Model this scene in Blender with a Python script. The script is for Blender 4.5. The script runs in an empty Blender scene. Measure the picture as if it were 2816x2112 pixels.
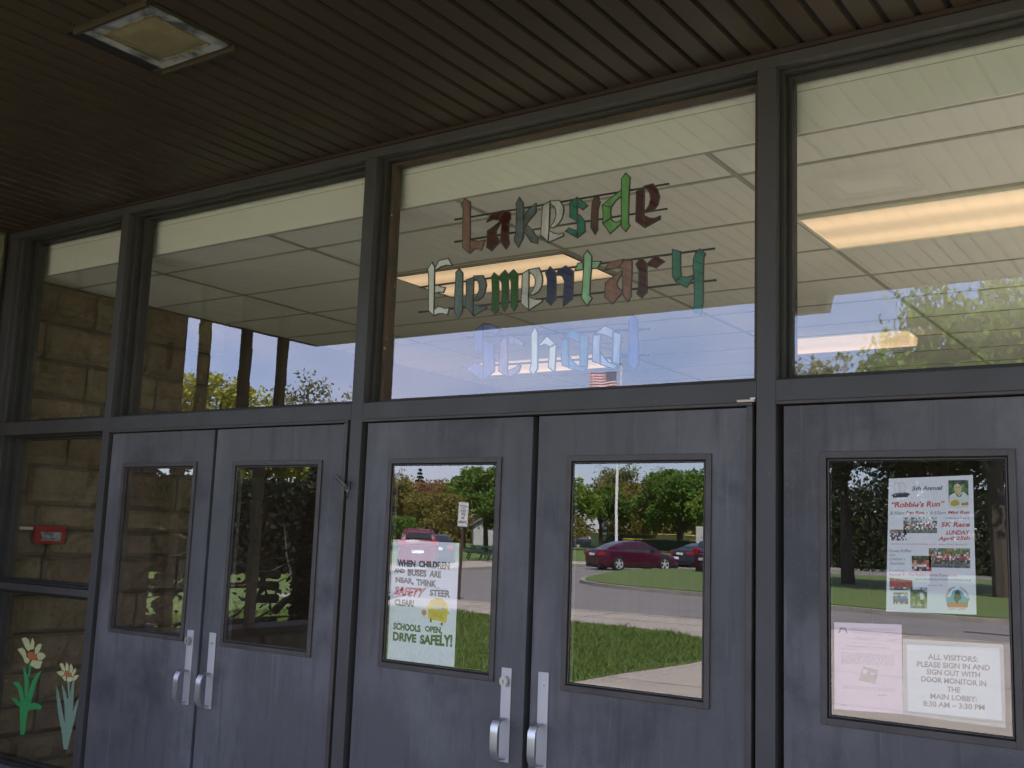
import bpy, bmesh, math, random
import numpy as np
from mathutils import Vector, Matrix, noise

# ------------------------------------------------------------------ camera, sky, sun, exposure
scene = bpy.context.scene
COL = scene.collection
R = math.radians
EXPOSURE = 2.22
SUN_EL, SUN_AZ = R(54), R(38)          # azimuth measured from +Y towards +X
SUN_DIR = Vector((math.sin(SUN_AZ) * math.cos(SUN_EL), math.cos(SUN_AZ) * math.cos(SUN_EL), math.sin(SUN_EL)))

cam_d = bpy.data.cameras.new('camera')
cam_d.sensor_fit = 'HORIZONTAL'
cam_d.sensor_width = 36.0
cam_d.lens = 37.663
cam_d.clip_start = 0.05
cam_d.clip_end = 3000
cam = bpy.data.objects.new('camera', cam_d)
COL.objects.link(cam)
cam.matrix_world = Matrix.Translation((2.2272, -3.4945, 1.5943)) @ Matrix((
    (0.823506, 0.051625, 0.564954), (0.566155, -0.138263, -0.812621), (0.036161, 0.989049, -0.143088))).to_4x4()
scene.camera = cam

world = bpy.data.worlds.new('World')
scene.world = world
world.use_nodes = True
nt = world.node_tree
bg = nt.nodes['Background']
sky = nt.nodes.new('ShaderNodeTexSky')
sky.sky_type = 'NISHITA'
sky.sun_disc = False
sky.sun_elevation = SUN_EL
sky.sun_rotation = SUN_AZ
sky.air_density = 1.0
sky.dust_density = 0.6
sky.ozone_density = 2.0
tc = nt.nodes.new('ShaderNodeTexCoord')
mp = nt.nodes.new('ShaderNodeMapping')
mp.inputs['Scale'].default_value = (1.0, 1.0, 3.2)
nz = nt.nodes.new('ShaderNodeTexNoise')
nz.inputs['Scale'].default_value = 2.6
nz.inputs['Detail'].default_value = 7
nz.inputs['Roughness'].default_value = 0.55
nz.inputs['Distortion'].default_value = 0.4
rp = nt.nodes.new('ShaderNodeValToRGB')
rp.color_ramp.elements[0].position = 0.44
rp.color_ramp.elements[0].color = (0.06, 0.06, 0.06, 1)
rp.color_ramp.elements[1].position = 0.74
rp.color_ramp.elements[1].color = (0.75, 0.75, 0.75, 1)
mx = nt.nodes.new('ShaderNodeMix')
mx.data_type = 'RGBA'
mx.inputs[7].default_value = (6.2, 6.1, 7.6, 1)
nt.links.new(tc.outputs['Generated'], mp.inputs['Vector'])
nt.links.new(mp.outputs[0], nz.inputs['Vector'])
nt.links.new(nz.outputs['Fac'], rp.inputs['Fac'])
nt.links.new(rp.outputs['Color'], mx.inputs[0])
tint = nt.nodes.new('ShaderNodeMix'); tint.data_type = 'RGBA'; tint.blend_type = 'MULTIPLY'; tint.inputs[0].default_value = 1.0
tint.inputs[7].default_value = (0.80, 0.80, 1.0, 1)
nt.links.new(sky.outputs['Color'], tint.inputs[6]); nt.links.new(tint.outputs[2], mx.inputs[6])
nt.links.new(mx.outputs[2], bg.inputs['Color'])
bg.inputs['Strength'].default_value = 0.12

sun_d = bpy.data.lights.new('sun', 'SUN')
sun_d.energy = 4.2
sun_d.angle = R(0.53)
sun_d.color = (1.0, 0.95, 0.87)
sun = bpy.data.objects.new('sun', sun_d)
COL.objects.link(sun)
sun.rotation_euler = SUN_DIR.to_track_quat('Z', 'Y').to_euler()

vs = scene.view_settings
vs.view_transform = 'Standard'
vs.look = 'None'
vs.exposure = EXPOSURE
vs.gamma = 1.0
vs.use_curve_mapping = False
cy = scene.cycles
cy.use_denoising = True
cy.max_bounces = 10
cy.diffuse_bounces = 5
cy.glossy_bounces = 5
cy.transmission_bounces = 6
cy.transparent_max_bounces = 16
cy.caustics_reflective = False
cy.caustics_refractive = False
cy.sample_clamp_indirect = 6

# ------------------------------------------------------------------ materials
MATS = {}
def srgb(r, g, b):
    f = lambda c: (c / 255 / 12.92) if c / 255 <= 0.04045 else ((c / 255 + 0.055) / 1.055) ** 2.4
    return (f(r), f(g), f(b))

def mat(name, c1, rough=0.6, c2=None, scale=6.0, detail=6, stretch=(1, 1, 1), lo=0.35, hi=0.65, metal=0.0, bump=0.0,
        bscale=None, c3=None, scale3=40.0, lo3=0.55, hi3=0.75, island=0.0, spec=0.5, emit=None, estr=0.0):
    m = bpy.data.materials.new(name)
    m.use_nodes = True
    t = m.node_tree
    p = t.nodes['Principled BSDF']
    p.inputs['Roughness'].default_value = rough
    p.inputs['Metallic'].default_value = metal
    p.inputs['Specular IOR Level'].default_value = spec
    p.inputs['Base Color'].default_value = (*c1, 1)
    col = None
    def N(sc, st=(1, 1, 1), det=detail):
        tcn = t.nodes.new('ShaderNodeTexCoord')
        mpn = t.nodes.new('ShaderNodeMapping')
        mpn.inputs['Scale'].default_value = st
        n = t.nodes.new('ShaderNodeTexNoise')
        n.inputs['Scale'].default_value = sc
        n.inputs['Detail'].default_value = det
        n.inputs['Roughness'].default_value = 0.6
        t.links.new(tcn.outputs['Object'], mpn.inputs['Vector'])
        t.links.new(mpn.outputs[0], n.inputs['Vector'])
        return n
    def mixc(fac, a, b, l, h):
        mr = t.nodes.new('ShaderNodeMapRange')
        mr.inputs['From Min'].default_value = l
        mr.inputs['From Max'].default_value = h
        t.links.new(fac, mr.inputs['Value'])
        x = t.nodes.new('ShaderNodeMix')
        x.data_type = 'RGBA'
        t.links.new(mr.outputs[0], x.inputs[0])
        for s, i in ((a, 6), (b, 7)):
            if isinstance(s, tuple):
                x.inputs[i].default_value = (*s, 1)
            else:
                t.links.new(s, x.inputs[i])
        return x.outputs[2]
    if c2:
        col = mixc(N(scale, stretch).outputs['Fac'], c1, c2, lo, hi)
    if c3:
        col = mixc(N(scale3, (1, 1, 1), 3).outputs['Fac'], col or c1, c3, lo3, hi3)
    if island:
        g = t.nodes.new('ShaderNodeNewGeometry')
        hs = t.nodes.new('ShaderNodeHueSaturation')
        mr = t.nodes.new('ShaderNodeMapRange')
        mr.inputs['To Min'].default_value = 1 - island
        mr.inputs['To Max'].default_value = 1 + island
        t.links.new(g.outputs['Random Per Island'], mr.inputs['Value'])
        t.links.new(mr.outputs[0], hs.inputs['Value'])
        ml = t.nodes.new('ShaderNodeMath'); ml.operation = 'MULTIPLY'; ml.inputs[1].default_value = 7.31
        fr = t.nodes.new('ShaderNodeMath'); fr.operation = 'FRACT'
        mr2 = t.nodes.new('ShaderNodeMapRange')
        mr2.inputs['To Min'].default_value = 0.5 - island * 0.07
        mr2.inputs['To Max'].default_value = 0.5 + island * 0.07
        t.links.new(g.outputs['Random Per Island'], ml.inputs[0])
        t.links.new(ml.outputs[0], fr.inputs[0])
        t.links.new(fr.outputs[0], mr2.inputs['Value'])
        t.links.new(mr2.outputs[0], hs.inputs['Hue'])
        if col is None:
            hs.inputs['Color'].default_value = (*c1, 1)
        else:
            t.links.new(col, hs.inputs['Color'])
        col = hs.outputs['Color']
    if col is not None:
        t.links.new(col, p.inputs['Base Color'])
    if bump:
        b = t.nodes.new('ShaderNodeBump')
        b.inputs['Strength'].default_value = bump
        b.inputs['Distance'].default_value = 0.01
        t.links.new(N(bscale or scale * 3).outputs['Fac'], b.inputs['Height'])
        t.links.new(b.outputs[0], p.inputs['Normal'])
    if emit:
        p.inputs['Emission Color'].default_value = (*emit, 1)
        p.inputs['Emission Strength'].default_value = estr
    MATS[name] = m
    return m

def leaf_mat(name, c, var=0.35, trans=0.45):
    m = mat(name, c, 0.55, island=var, spec=0.25)
    t = m.node_tree
    p = t.nodes['Principled BSDF']
    out = t.nodes['Material Output']
    tr = t.nodes.new('ShaderNodeBsdfTranslucent')
    src = p.inputs['Base Color'].links[0].from_socket
    t.links.new(src, tr.inputs['Color'])
    x = t.nodes.new('ShaderNodeMixShader')
    x.inputs[0].default_value = trans
    t.links.new(p.outputs[0], x.inputs[1])
    t.links.new(tr.outputs[0], x.inputs[2])
    t.links.new(x.outputs[0], out.inputs['Surface'])
    return m

def glass_mat(name, ior, tint, dirt=0.0, wave=0.0):
    """reflective coated window glass: mirror layer over a tinted clear sheet"""
    m = bpy.data.materials.new(name)
    m.use_nodes = True
    t = m.node_tree
    t.nodes.clear()
    out = t.nodes.new('ShaderNodeOutputMaterial')
    fr = t.nodes.new('ShaderNodeFresnel')
    ge = t.nodes.new('ShaderNodeNewGeometry')      # the same mirror from either side of the sheet
    mrg = t.nodes.new('ShaderNodeMapRange'); mrg.inputs['To Min'].default_value = ior; mrg.inputs['To Max'].default_value = 1 / ior
    t.links.new(ge.outputs['Backfacing'], mrg.inputs['Value']); t.links.new(mrg.outputs[0], fr.inputs['IOR'])
    gl = t.nodes.new('ShaderNodeBsdfGlossy'); gl.inputs['Roughness'].default_value = 0.0
    gl.inputs['Color'].default_value = (0.98, 0.96, 0.97, 1)
    tr = t.nodes.new('ShaderNodeBsdfTransparent'); tr.inputs['Color'].default_value = (*tint, 1)
    x = t.nodes.new('ShaderNodeMixShader')
    t.links.new(fr.outputs[0], x.inputs[0])
    t.links.new(tr.outputs[0], x.inputs[1])
    t.links.new(gl.outputs[0], x.inputs[2])
    last = x.outputs[0]
    # old panes are never flat: a very long, very shallow wave
    tcn = t.nodes.new('ShaderNodeTexCoord')
    n = t.nodes.new('ShaderNodeTexNoise'); n.inputs['Scale'].default_value = 3.0; n.inputs['Detail'].default_value = 1
    b = t.nodes.new('ShaderNodeBump'); b.inputs['Strength'].default_value = wave; b.inputs['Distance'].default_value = 0.0045
    t.links.new(tcn.outputs['Object'], n.inputs['Vector'])
    t.links.new(n.outputs['Fac'], b.inputs['Height'])
    if wave: t.links.new(b.outputs[0], gl.inputs['Normal'])
    if dirt:
        d = t.nodes.new('ShaderNodeBsdfDiffuse'); d.inputs['Color'].default_value = (0.5, 0.48, 0.42, 1)
        n2 = t.nodes.new('ShaderNodeTexNoise'); n2.inputs['Scale'].default_value = 7.0; n2.inputs['Detail'].default_value = 5
        mr = t.nodes.new('ShaderNodeMapRange')
        mr.inputs['From Min'].default_value = 0.5; mr.inputs['From Max'].default_value = 0.8
        mr.inputs['To Min'].default_value = dirt * 0.3; mr.inputs['To Max'].default_value = dirt
        t.links.new(tcn.outputs['Object'], n2.inputs['Vector'])
        t.links.new(n2.outputs['Fac'], mr.inputs['Value'])
        y = t.nodes.new('ShaderNodeMixShader')
        t.links.new(mr.outputs[0], y.inputs[0])
        t.links.new(last, y.inputs[1])
        t.links.new(d.outputs[0], y.inputs[2])
        last = y.outputs[0]
    t.links.new(last, out.inputs['Surface'])
    MATS[name] = m
    return m

def clear_mat(name, c=(1, 1, 1)):
    m = bpy.data.materials.new(name); m.use_nodes = True
    t = m.node_tree; t.nodes.clear()
    out = t.nodes.new('ShaderNodeOutputMaterial')
    tr = t.nodes.new('ShaderNodeBsdfTransparent'); tr.inputs['Color'].default_value = (*c, 1)
    t.links.new(tr.outputs[0], out.inputs['Surface'])
    MATS[name] = m
    return m

def art_glass(name, c, opac, var=0.5):
    """streaky coloured art glass: part opaque-diffuse, part translucent, part clear"""
    m = mat(name, c, 0.25, c2=tuple(min(1, v * (1 + var)) for v in c), scale=14, stretch=(2.5, 1, 0.7), lo=0.35, hi=0.7)
    t = m.node_tree
    p = t.nodes['Principled BSDF']; out = t.nodes['Material Output']
    src = p.inputs['Base Color'].links[0].from_socket
    tl = t.nodes.new('ShaderNodeBsdfTranslucent')
    tr = t.nodes.new('ShaderNodeBsdfTransparent')
    t.links.new(src, tl.inputs['Color'])
    k = t.nodes.new('ShaderNodeMix'); k.data_type = 'RGBA'; k.inputs[0].default_value = 0.9
    k.inputs[6].default_value = (1, 1, 1, 1)
    t.links.new(src, k.inputs[7]); t.links.new(k.outputs[2], tr.inputs['Color'])
    a = t.nodes.new('ShaderNodeMixShader'); a.inputs[0].default_value = 0.22
    t.links.new(p.outputs[0], a.inputs[1]); t.links.new(tl.outputs[0], a.inputs[2])
    b = t.nodes.new('ShaderNodeMixShader'); b.inputs[0].default_value = opac
    t.links.new(tr.outputs[0], b.inputs[1]); t.links.new(a.outputs[0], b.inputs[2])
    t.links.new(b.outputs[0], out.inputs['Surface'])
    return m

def vcol_mat(name, rough=0.6):
    m = bpy.data.materials.new(name); m.use_nodes = True
    t = m.node_tree; p = t.nodes['Principled BSDF']
    p.inputs['Roughness'].default_value = rough
    a = t.nodes.new('ShaderNodeVertexColor'); a.layer_name = 'Col'
    t.links.new(a.outputs['Color'], p.inputs['Base Color'])
    MATS[name] = m
    return m

FRAME = mat('frame_paint', (0.042, 0.037, 0.031), 0.55, c2=(0.056, 0.050, 0.045), scale=5, stretch=(1, 1, .4), c3=(0.08, 0.073, 0.066), scale3=28, lo3=.66, hi3=.78, bump=.05, bscale=60)
STOP = mat('frame_stop_paint', (0.020, 0.018, 0.013), 0.6, c2=(0.032, 0.028, 0.020), scale=9, bump=.05, bscale=60)
BEAD = mat('wood_bead', (0.085, 0.05, 0.028), 0.65, c2=(0.05, 0.036, 0.022), scale=22, stretch=(.3, 1, .3), lo=.4, hi=.6, c3=(0.42, 0.30, 0.16), scale3=30, lo3=.68, hi3=.74)
def layered(name, base, layers, rough=.6, bump=.12, bscale=200):
    """paint built from several soft noise layers: (colour, scale, stretch, lo, hi, strength)"""
    m = mat(name, base, rough, c2=base, scale=3, bump=bump, bscale=bscale)
    t = m.node_tree; p = t.nodes['Principled BSDF']; last = p.inputs['Base Color'].links[0].from_socket
    for k, (c, sc, st, lo, hi, w) in enumerate(layers):
        tcn = t.nodes.new('ShaderNodeTexCoord'); oi = t.nodes.new('ShaderNodeObjectInfo'); add = t.nodes.new('ShaderNodeVectorMath'); add.operation = 'MULTIPLY_ADD'
        add.inputs[1].default_value = (17.3 + k, 5.1, 9.7); t.links.new(oi.outputs['Location'], add.inputs[0]); t.links.new(tcn.outputs['Object'], add.inputs[2])
        mpn = t.nodes.new('ShaderNodeMapping'); mpn.inputs['Scale'].default_value = st
        n = t.nodes.new('ShaderNodeTexNoise'); n.inputs['Scale'].default_value = sc; n.inputs['Detail'].default_value = 6; n.inputs['Roughness'].default_value = .6
        mr = t.nodes.new('ShaderNodeMapRange'); mr.interpolation_type = 'SMOOTHSTEP'; mr.inputs['From Min'].default_value = lo; mr.inputs['From Max'].default_value = hi; mr.inputs['To Max'].default_value = w
        x = t.nodes.new('ShaderNodeMix'); x.data_type = 'RGBA'; x.inputs[7].default_value = (*c, 1)
        t.links.new(add.outputs[0], mpn.inputs['Vector']); t.links.new(mpn.outputs[0], n.inputs['Vector']); t.links.new(n.outputs['Fac'], mr.inputs['Value']); t.links.new(mr.outputs[0], x.inputs[0]); t.links.new(last, x.inputs[6]); last = x.outputs[2]
    t.links.new(last, p.inputs['Base Color'])
    return m
DOORP = layered('door_paint', (0.079, 0.073, 0.070), [
    ((0.138, 0.130, 0.130), 1.5, (1.3, 1, .8), .46, .68, .75), ((0.036, 0.033, 0.032), 1.9, (1, 1, 1.1), .50, .70, .8), ((0.040, 0.036, 0.036), 9, (2.4, 1, .22), .50, .72, .55),
    ((0.150, 0.143, 0.144), 16, (3.0, 1, .12), .58, .76, .5), ((0.16, 0.157, 0.166), 110, (1, 1, 1), .60, .74, .35), ((0.03, 0.027, 0.027), 38, (1, 1, 1), .66, .74, .6)])
TRIM = mat('door_trim', (0.042, 0.032, 0.025), 0.5, c2=(0.062, 0.05, 0.041), scale=8, bump=.04, bscale=80)
GAP = mat('dark_gap', (0.008, 0.008, 0.008), 0.8)
STEEL = mat('brushed_steel', (0.56, 0.53, 0.49), 0.34, c2=(0.48, 0.46, 0.43), scale=30, stretch=(1, 1, .05), metal=.85)
PLATE = mat('satin_plate', (0.52, 0.48, 0.46), 0.5, c2=(0.46, 0.43, 0.41), scale=20, stretch=(1, 1, .1), metal=.45)
SOFFIT = mat('brown_metal', (0.044, 0.0275, 0.012), 0.5, c2=(0.035, 0.022, 0.0095), scale=2.5, bump=.02, bscale=40)
SOFFG = mat('brown_groove', (0.003, 0.0025, 0.002), 0.9)
RUSTB = mat('brown_trim', (0.030, 0.015, 0.009), 0.55)
FASC = mat('bronze_fascia', (0.06, 0.05, 0.04), 0.5)
STONE = mat('sandstone', (0.165, 0.125, 0.068), 0.85, c2=(0.23, 0.185, 0.115), scale=9, lo=.3, hi=.7, c3=(0.09, 0.07, 0.042), scale3=26, lo3=.55, hi3=.8, bump=.5, bscale=55, island=.22)
MORTAR = mat('mortar', (0.10, 0.08, 0.05), 0.9, c2=(0.07, 0.055, 0.035), scale=30)
WHITEP = mat('white_plaster', (0.85, 0.80, 0.70), 0.8, c2=(0.82, 0.77, 0.67), scale=3)
TILE = mat('ceiling_tile', (0.74, 0.74, 0.68), 0.9, c2=(0.71, 0.71, 0.645), scale=2.2, bump=.05, bscale=200)
TBAR = mat('ceiling_bar', (0.36, 0.36, 0.29), 0.5)
LOBW = mat('lobby_wall_wood', (0.045, 0.028, 0.015), 0.6, c2=(0.028, 0.018, 0.010), scale=7, stretch=(1, 1, .12))
LOBF = mat('lobby_tile', (0.68, 0.62, 0.53), 0.35, c2=(0.62, 0.56, 0.48), scale=8)
LAMP = mat('lamp_lens', (0.85, 0.75, 0.62), 0.5, emit=(1.0, 0.66, 0.38), estr=0.13)
_t = LAMP.node_tree; _p = _t.nodes['Principled BSDF']      # two tubes glow through the lens as brighter bands
_c = _t.nodes.new('ShaderNodeTexCoord'); _s = _t.nodes.new('ShaderNodeSeparateXYZ'); _m = _t.nodes.new('ShaderNodeMath'); _m.operation = 'PINGPONG'; _m.inputs[1].default_value = .15
_r = _t.nodes.new('ShaderNodeMapRange'); _r.interpolation_type = 'SMOOTHSTEP'; _r.inputs['From Min'].default_value = .02; _r.inputs['From Max'].default_value = .15; _r.inputs['To Min'].default_value = .10; _r.inputs['To Max'].default_value = .165
_t.links.new(_c.outputs['Object'], _s.inputs[0]); _t.links.new(_s.outputs['Y'], _m.inputs[0]); _t.links.new(_m.outputs[0], _r.inputs['Value']); _t.links.new(_r.outputs[0], _p.inputs['Emission Strength'])
LAMPF = mat('lamp_frame', (0.75, 0.74, 0.62), 0.35)
GLASS = glass_mat('window_glass', 2.12, (0.97, 0.98, 0.95))
GLASSD = glass_mat('door_glass', 2.2, (0.95, 0.95, 0.93), dirt=.006, wave=.035)
CLEAR = clear_mat('glass_edge', (0.97, 0.98, 0.97))
PAPER = mat('paper_white', (0.88, 0.86, 0.89), 0.6, c2=(0.85, 0.83, 0.86), scale=4)
PINK = mat('paper_pink', (0.78, 0.57, 0.62), 0.6)
SLEEVE = mat('plastic_sleeve', (0.40, 0.39, 0.35), 0.3)
INK = {'k': mat('ink_black', (0.035, 0.04, 0.035), .6), 'g': mat('ink_green_black', (0.055, 0.075, 0.035), .6), 'r': mat('ink_red', (0.62, 0.07, 0.06), .6),
       'b': mat('ink_slate', (0.13, 0.15, 0.20), .6), 'n': mat('ink_grey', (0.46, 0.36, 0.40), .6), 'y': mat('ink_yellow', (0.80, 0.62, 0.06), .6, c2=(0.72, 0.50, 0.04), scale=60),
       'o': mat('ink_orange', (0.62, 0.20, 0.10), .6), 't': mat('ink_teal', (0.16, 0.42, 0.50), .6), 's': mat('ink_sketch', (0.44, 0.36, 0.33), .6), 'p': mat('ink_pale_pink', (0.74, 0.66, 0.70), .6), 'm': mat('ink_signblack', (0.03, 0.03, 0.035), .5)}
PHOTO = vcol_mat('photo_print', .4)
AG = {k: art_glass('art_glass_' + k, c, o) for k, (c, o) in dict(
    pink=((0.42, 0.23, 0.175), .62), maroon=((0.085, 0.010, 0.007), .85), slate=((0.19, 0.215, 0.215), .75), slatetl=((0.19, 0.28, 0.28), .75), grey=((0.66, 0.63, 0.58), .9),
    teal=((0.05, 0.25, 0.17), .85), brown=((0.16, 0.088, 0.062), .8), green=((0.19, 0.46, 0.13), .88), white=((0.90, 0.90, 0.76), 1.0), leaf=((0.018, 0.12, 0.008), .85),
    navy=((0.03, 0.03, 0.11), .9), mint=((0.36, 0.62, 0.36), .95), lav=((0.20, 0.20, 0.42), .7), pinklav=((0.40, 0.27, 0.38), .75), cream=((0.90, 0.90, 0.62), 1.0),
    blue=((0.12, 0.30, 0.42), .75), pale=((0.50, 0.52, 0.60), .85)).items()}
LEAD = mat('lead_came', (0.045, 0.04, 0.03), 0.45)
BARM = mat('black_bar', (0.016, 0.017, 0.013), 0.5)
ALARM = mat('alarm_red', (0.34, 0.012, 0.02), 0.4)
WHITE = mat('white_paint', (0.78, 0.78, 0.76), 0.45)
GRASS = mat('grass_turf', (0.085, 0.130, 0.026), 0.9, c2=(0.120, 0.175, 0.038), scale=1.3, c3=(0.06, 0.095, 0.022), scale3=9, lo3=.5, hi3=.75, bump=.5, bscale=14)
BLADE = leaf_mat('grass_blade', (0.125, 0.19, 0.040), .45, .3)
FIELD = mat('field_turf', (0.085, 0.15, 0.024), 0.9, c2=(0.12, 0.18, 0.036), scale=.35, c3=(0.06, 0.115, 0.02), scale3=2.2)
CONC = mat('concrete', (0.34, 0.30, 0.245), 0.9, c2=(0.40, 0.355, 0.30), scale=2.2, c3=(0.28, 0.245, 0.20), scale3=16, lo3=.58, hi3=.8, bump=.1, bscale=90)
CONCJ = mat('concrete_joint', (0.09, 0.08, 0.07), 0.9)
ASPH = mat('asphalt', (0.175, 0.16, 0.15), 0.9, c2=(0.215, 0.20, 0.185), scale=.9, c3=(0.12, 0.115, 0.11), scale3=5, lo3=.6, hi3=.8, bump=.15, bscale=120)
TAR = mat('tar_seam', (0.03, 0.03, 0.03), .7)
KERB = mat('kerb_concrete', (0.36, 0.33, 0.28), 0.9, c2=(0.26, 0.24, 0.2), scale=4)
YELL = mat('yellow_paint', (0.62, 0.42, 0.02), 0.5)
BARK = mat('bark', (0.075, 0.058, 0.042), 0.9, c2=(0.05, 0.038, 0.028), scale=14, stretch=(1, 1, .3), bump=.4)
CARRED = mat('maroon_paint', (0.072, 0.006, 0.026), 0.25, metal=.2); CARRED.node_tree.nodes['Principled BSDF'].inputs['Coat Weight'].default_value = 0.6
CARRED2 = mat('crimson_paint', (0.17, 0.012, 0.03), 0.25); CARRED2.node_tree.nodes['Principled BSDF'].inputs['Coat Weight'].default_value = 0.6
CARDK = mat('dark_blue_paint', (0.02, 0.025, 0.04), 0.25)
CARGR = mat('silver_paint', (0.36, 0.37, 0.38), 0.3, metal=.4)
CARGL = mat('car_glass', (0.018, 0.022, 0.022), 0.06, spec=.8)
RUBBER = mat('rubber', (0.012, 0.012, 0.012), 0.8)
RIM = mat('alloy_rim', (0.72, 0.72, 0.72), 0.3, metal=.5)
CHROME = mat('chrome', (0.75, 0.75, 0.75), 0.15, metal=1)
TLAMP = mat('tail_lamp', (0.40, 0.012, 0.015), 0.15)
HLAMP = mat('head_lamp', (0.70, 0.70, 0.70), 0.1)
BLACKP = mat('black_plastic', (0.012, 0.012, 0.013), 0.5)
GREENP = mat('green_bench_paint', (0.022, 0.05, 0.035), 0.5)
BRPOST = mat('brown_post', (0.07, 0.04, 0.025), 0.6)
MESHG = mat('green_windscreen', (0.05, 0.085, 0.04), 0.8)
ROOF = mat('house_roof', (0.11, 0.10, 0.095), 0.9)
HWALL = mat('house_siding', (.42, .42, .40), .8)
FLAGM = vcol_mat('flag_cloth', .7)

# ------------------------------------------------------------------ mesh helpers
class MB:
    def __init__(s): s.v = []; s.f = []; s.mi = []
    def add(s, vs_, fs, mi=0):
        o = len(s.v); s.v += [tuple(v) for v in vs_]
        for f in fs: s.f.append(tuple(i + o for i in f)); s.mi.append(mi)
        return s
    def box(s, x0, x1, y0, y1, z0, z1, mi=0):
        return s.add([(x0, y0, z0), (x1, y0, z0), (x1, y1, z0), (x0, y1, z0), (x0, y0, z1), (x1, y0, z1), (x1, y1, z1), (x0, y1, z1)],
                     [(0, 3, 2, 1), (4, 5, 6, 7), (0, 1, 5, 4), (1, 2, 6, 5), (2, 3, 7, 6), (3, 0, 4, 7)], mi)
    def bar(s, p, q, w, h, mi=0, up=(0, 0, 1)):
        p, q = Vector(p), Vector(q); d = (q - p).normalized(); u = Vector(up)
        sd = d.cross(u)
        if sd.length < 1e-4: sd = d.cross(Vector((1, 0, 0)))
        sd.normalize(); u = sd.cross(d)
        c = []
        for b in (p, q):
            for a1, a2 in ((-1, -1), (1, -1), (1, 1), (-1, 1)): c.append(b + sd * (a1 * w / 2) + u * (a2 * h / 2))
        return s.add(c, [(0, 1, 2, 3), (7, 6, 5, 4), (0, 4, 5, 1), (1, 5, 6, 2), (2, 6, 7, 3), (3, 7, 4, 0)], mi)
    def tube(s, pts, rad, n=8, mi=0, cap=True):
        pts = [Vector(p) for p in pts]; k = len(pts)
        if not isinstance(rad, (list, tuple)): rad = [rad] * k
        vs_, fs = [], []
        ref = Vector((0.31, 0.17, 0.93))
        for i, p in enumerate(pts):
            d = (pts[min(i + 1, k - 1)] - pts[max(i - 1, 0)])
            d = d.normalized() if d.length > 1e-9 else Vector((0, 0, 1))
            a = d.cross(ref)
            if a.length < 1e-3: a = d.cross(Vector((1, 0, 0)))
            a.normalize(); b = d.cross(a)
            for j in range(n):
                t = 2 * math.pi * j / n
                vs_.append(p + (a * math.cos(t) + b * math.sin(t)) * rad[i])
        for i in range(k - 1):
            for j in range(n):
                fs.append((i * n + j, i * n + (j + 1) % n, (i + 1) * n + (j + 1) % n, (i + 1) * n + j))
        if cap:
            fs.append(tuple(range(n - 1, -1, -1))); fs.append(tuple((k - 1) * n + j for j in range(n)))
        return s.add(vs_, fs, mi)
    def disc(s, c, axis, r, h, n=20, mi=0):
        c = Vector(c); a = Vector(axis).normalized()
        return s.tube([c - a * h / 2, c + a * h / 2], r, n, mi)
    def prism(s, pts, z0, z1, mi=0, side=None):
        n = len(pts); area = sum(pts[i][0] * pts[(i + 1) % n][1] - pts[(i + 1) % n][0] * pts[i][1] for i in range(n))
        if area < 0: pts = pts[::-1]
        vs_ = [(p[0], p[1], z0) for p in pts] + [(p[0], p[1], z1) for p in pts]
        s.add(vs_, [tuple(range(n - 1, -1, -1)), tuple(range(n, 2 * n))], mi)
        o = len(s.v) - 2 * n
        for i in range(n):
            s.f.append((o + i, o + (i + 1) % n, o + n + (i + 1) % n, o + n + i)); s.mi.append(mi if side is None else side)
        return s
    def plate(s, pts, y, t, mi=0):
        """outline given as (x, z), front face at y, thickness t towards +Y"""
        n = len(pts); area = sum(pts[i][0] * pts[(i + 1) % n][1] - pts[(i + 1) % n][0] * pts[i][1] for i in range(n))
        if area < 0: pts = pts[::-1]
        vs_ = [(p[0], y, p[1]) for p in pts] + [(p[0], y + t, p[1]) for p in pts]
        fs = [tuple(range(n)), tuple(range(2 * n - 1, n - 1, -1))] + [((i + 1) % n, i, n + i, n + (i + 1) % n) for i in range(n)]
        return s.add(vs_, fs, mi)
    def build(s, name, mats, parent=None, smooth=False, bevel=0.0):
        me = bpy.data.meshes.new(name)
        me.from_pydata(s.v, [], s.f)
        if not isinstance(mats, (list, tuple)): mats = [mats]
        for m in mats: me.materials.append(m)
        if len(mats) > 1: me.polygons.foreach_set('material_index', s.mi)
        if smooth:
            me.polygons.foreach_set('use_smooth', [True] * len(me.polygons))
            try: me.set_sharp_from_angle(angle=R(38))
            except Exception: pass
        me.update()
        o = bpy.data.objects.new(name, me); COL.objects.link(o)
        if parent: o.parent = parent
        if bevel:
            b = o.modifiers.new('bevel', 'BEVEL'); b.width = bevel; b.segments = 2; b.limit_method = 'ANGLE'; b.angle_limit = R(50)
        return o

def tag(o, label=None, cat=None, group=None, kind=None):
    if label: o['label'] = label
    if cat: o['category'] = cat
    if group: o['group'] = group
    if kind: o['kind'] = kind
    return o
def thing(name, label, cat, loc=(0, 0, 0), rz=0, group=None):
    o = bpy.data.objects.new(name, None); COL.objects.link(o)
    o.location = loc; o.rotation_euler = (0, 0, rz); o.empty_display_size = .2
    return tag(o, label, cat, group)
def copy_tree(o, parent=None):
    c = o.copy(); COL.objects.link(c)
    if parent: c.parent = parent
    for ch in list(o.children): copy_tree(ch, c)
    return c

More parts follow.
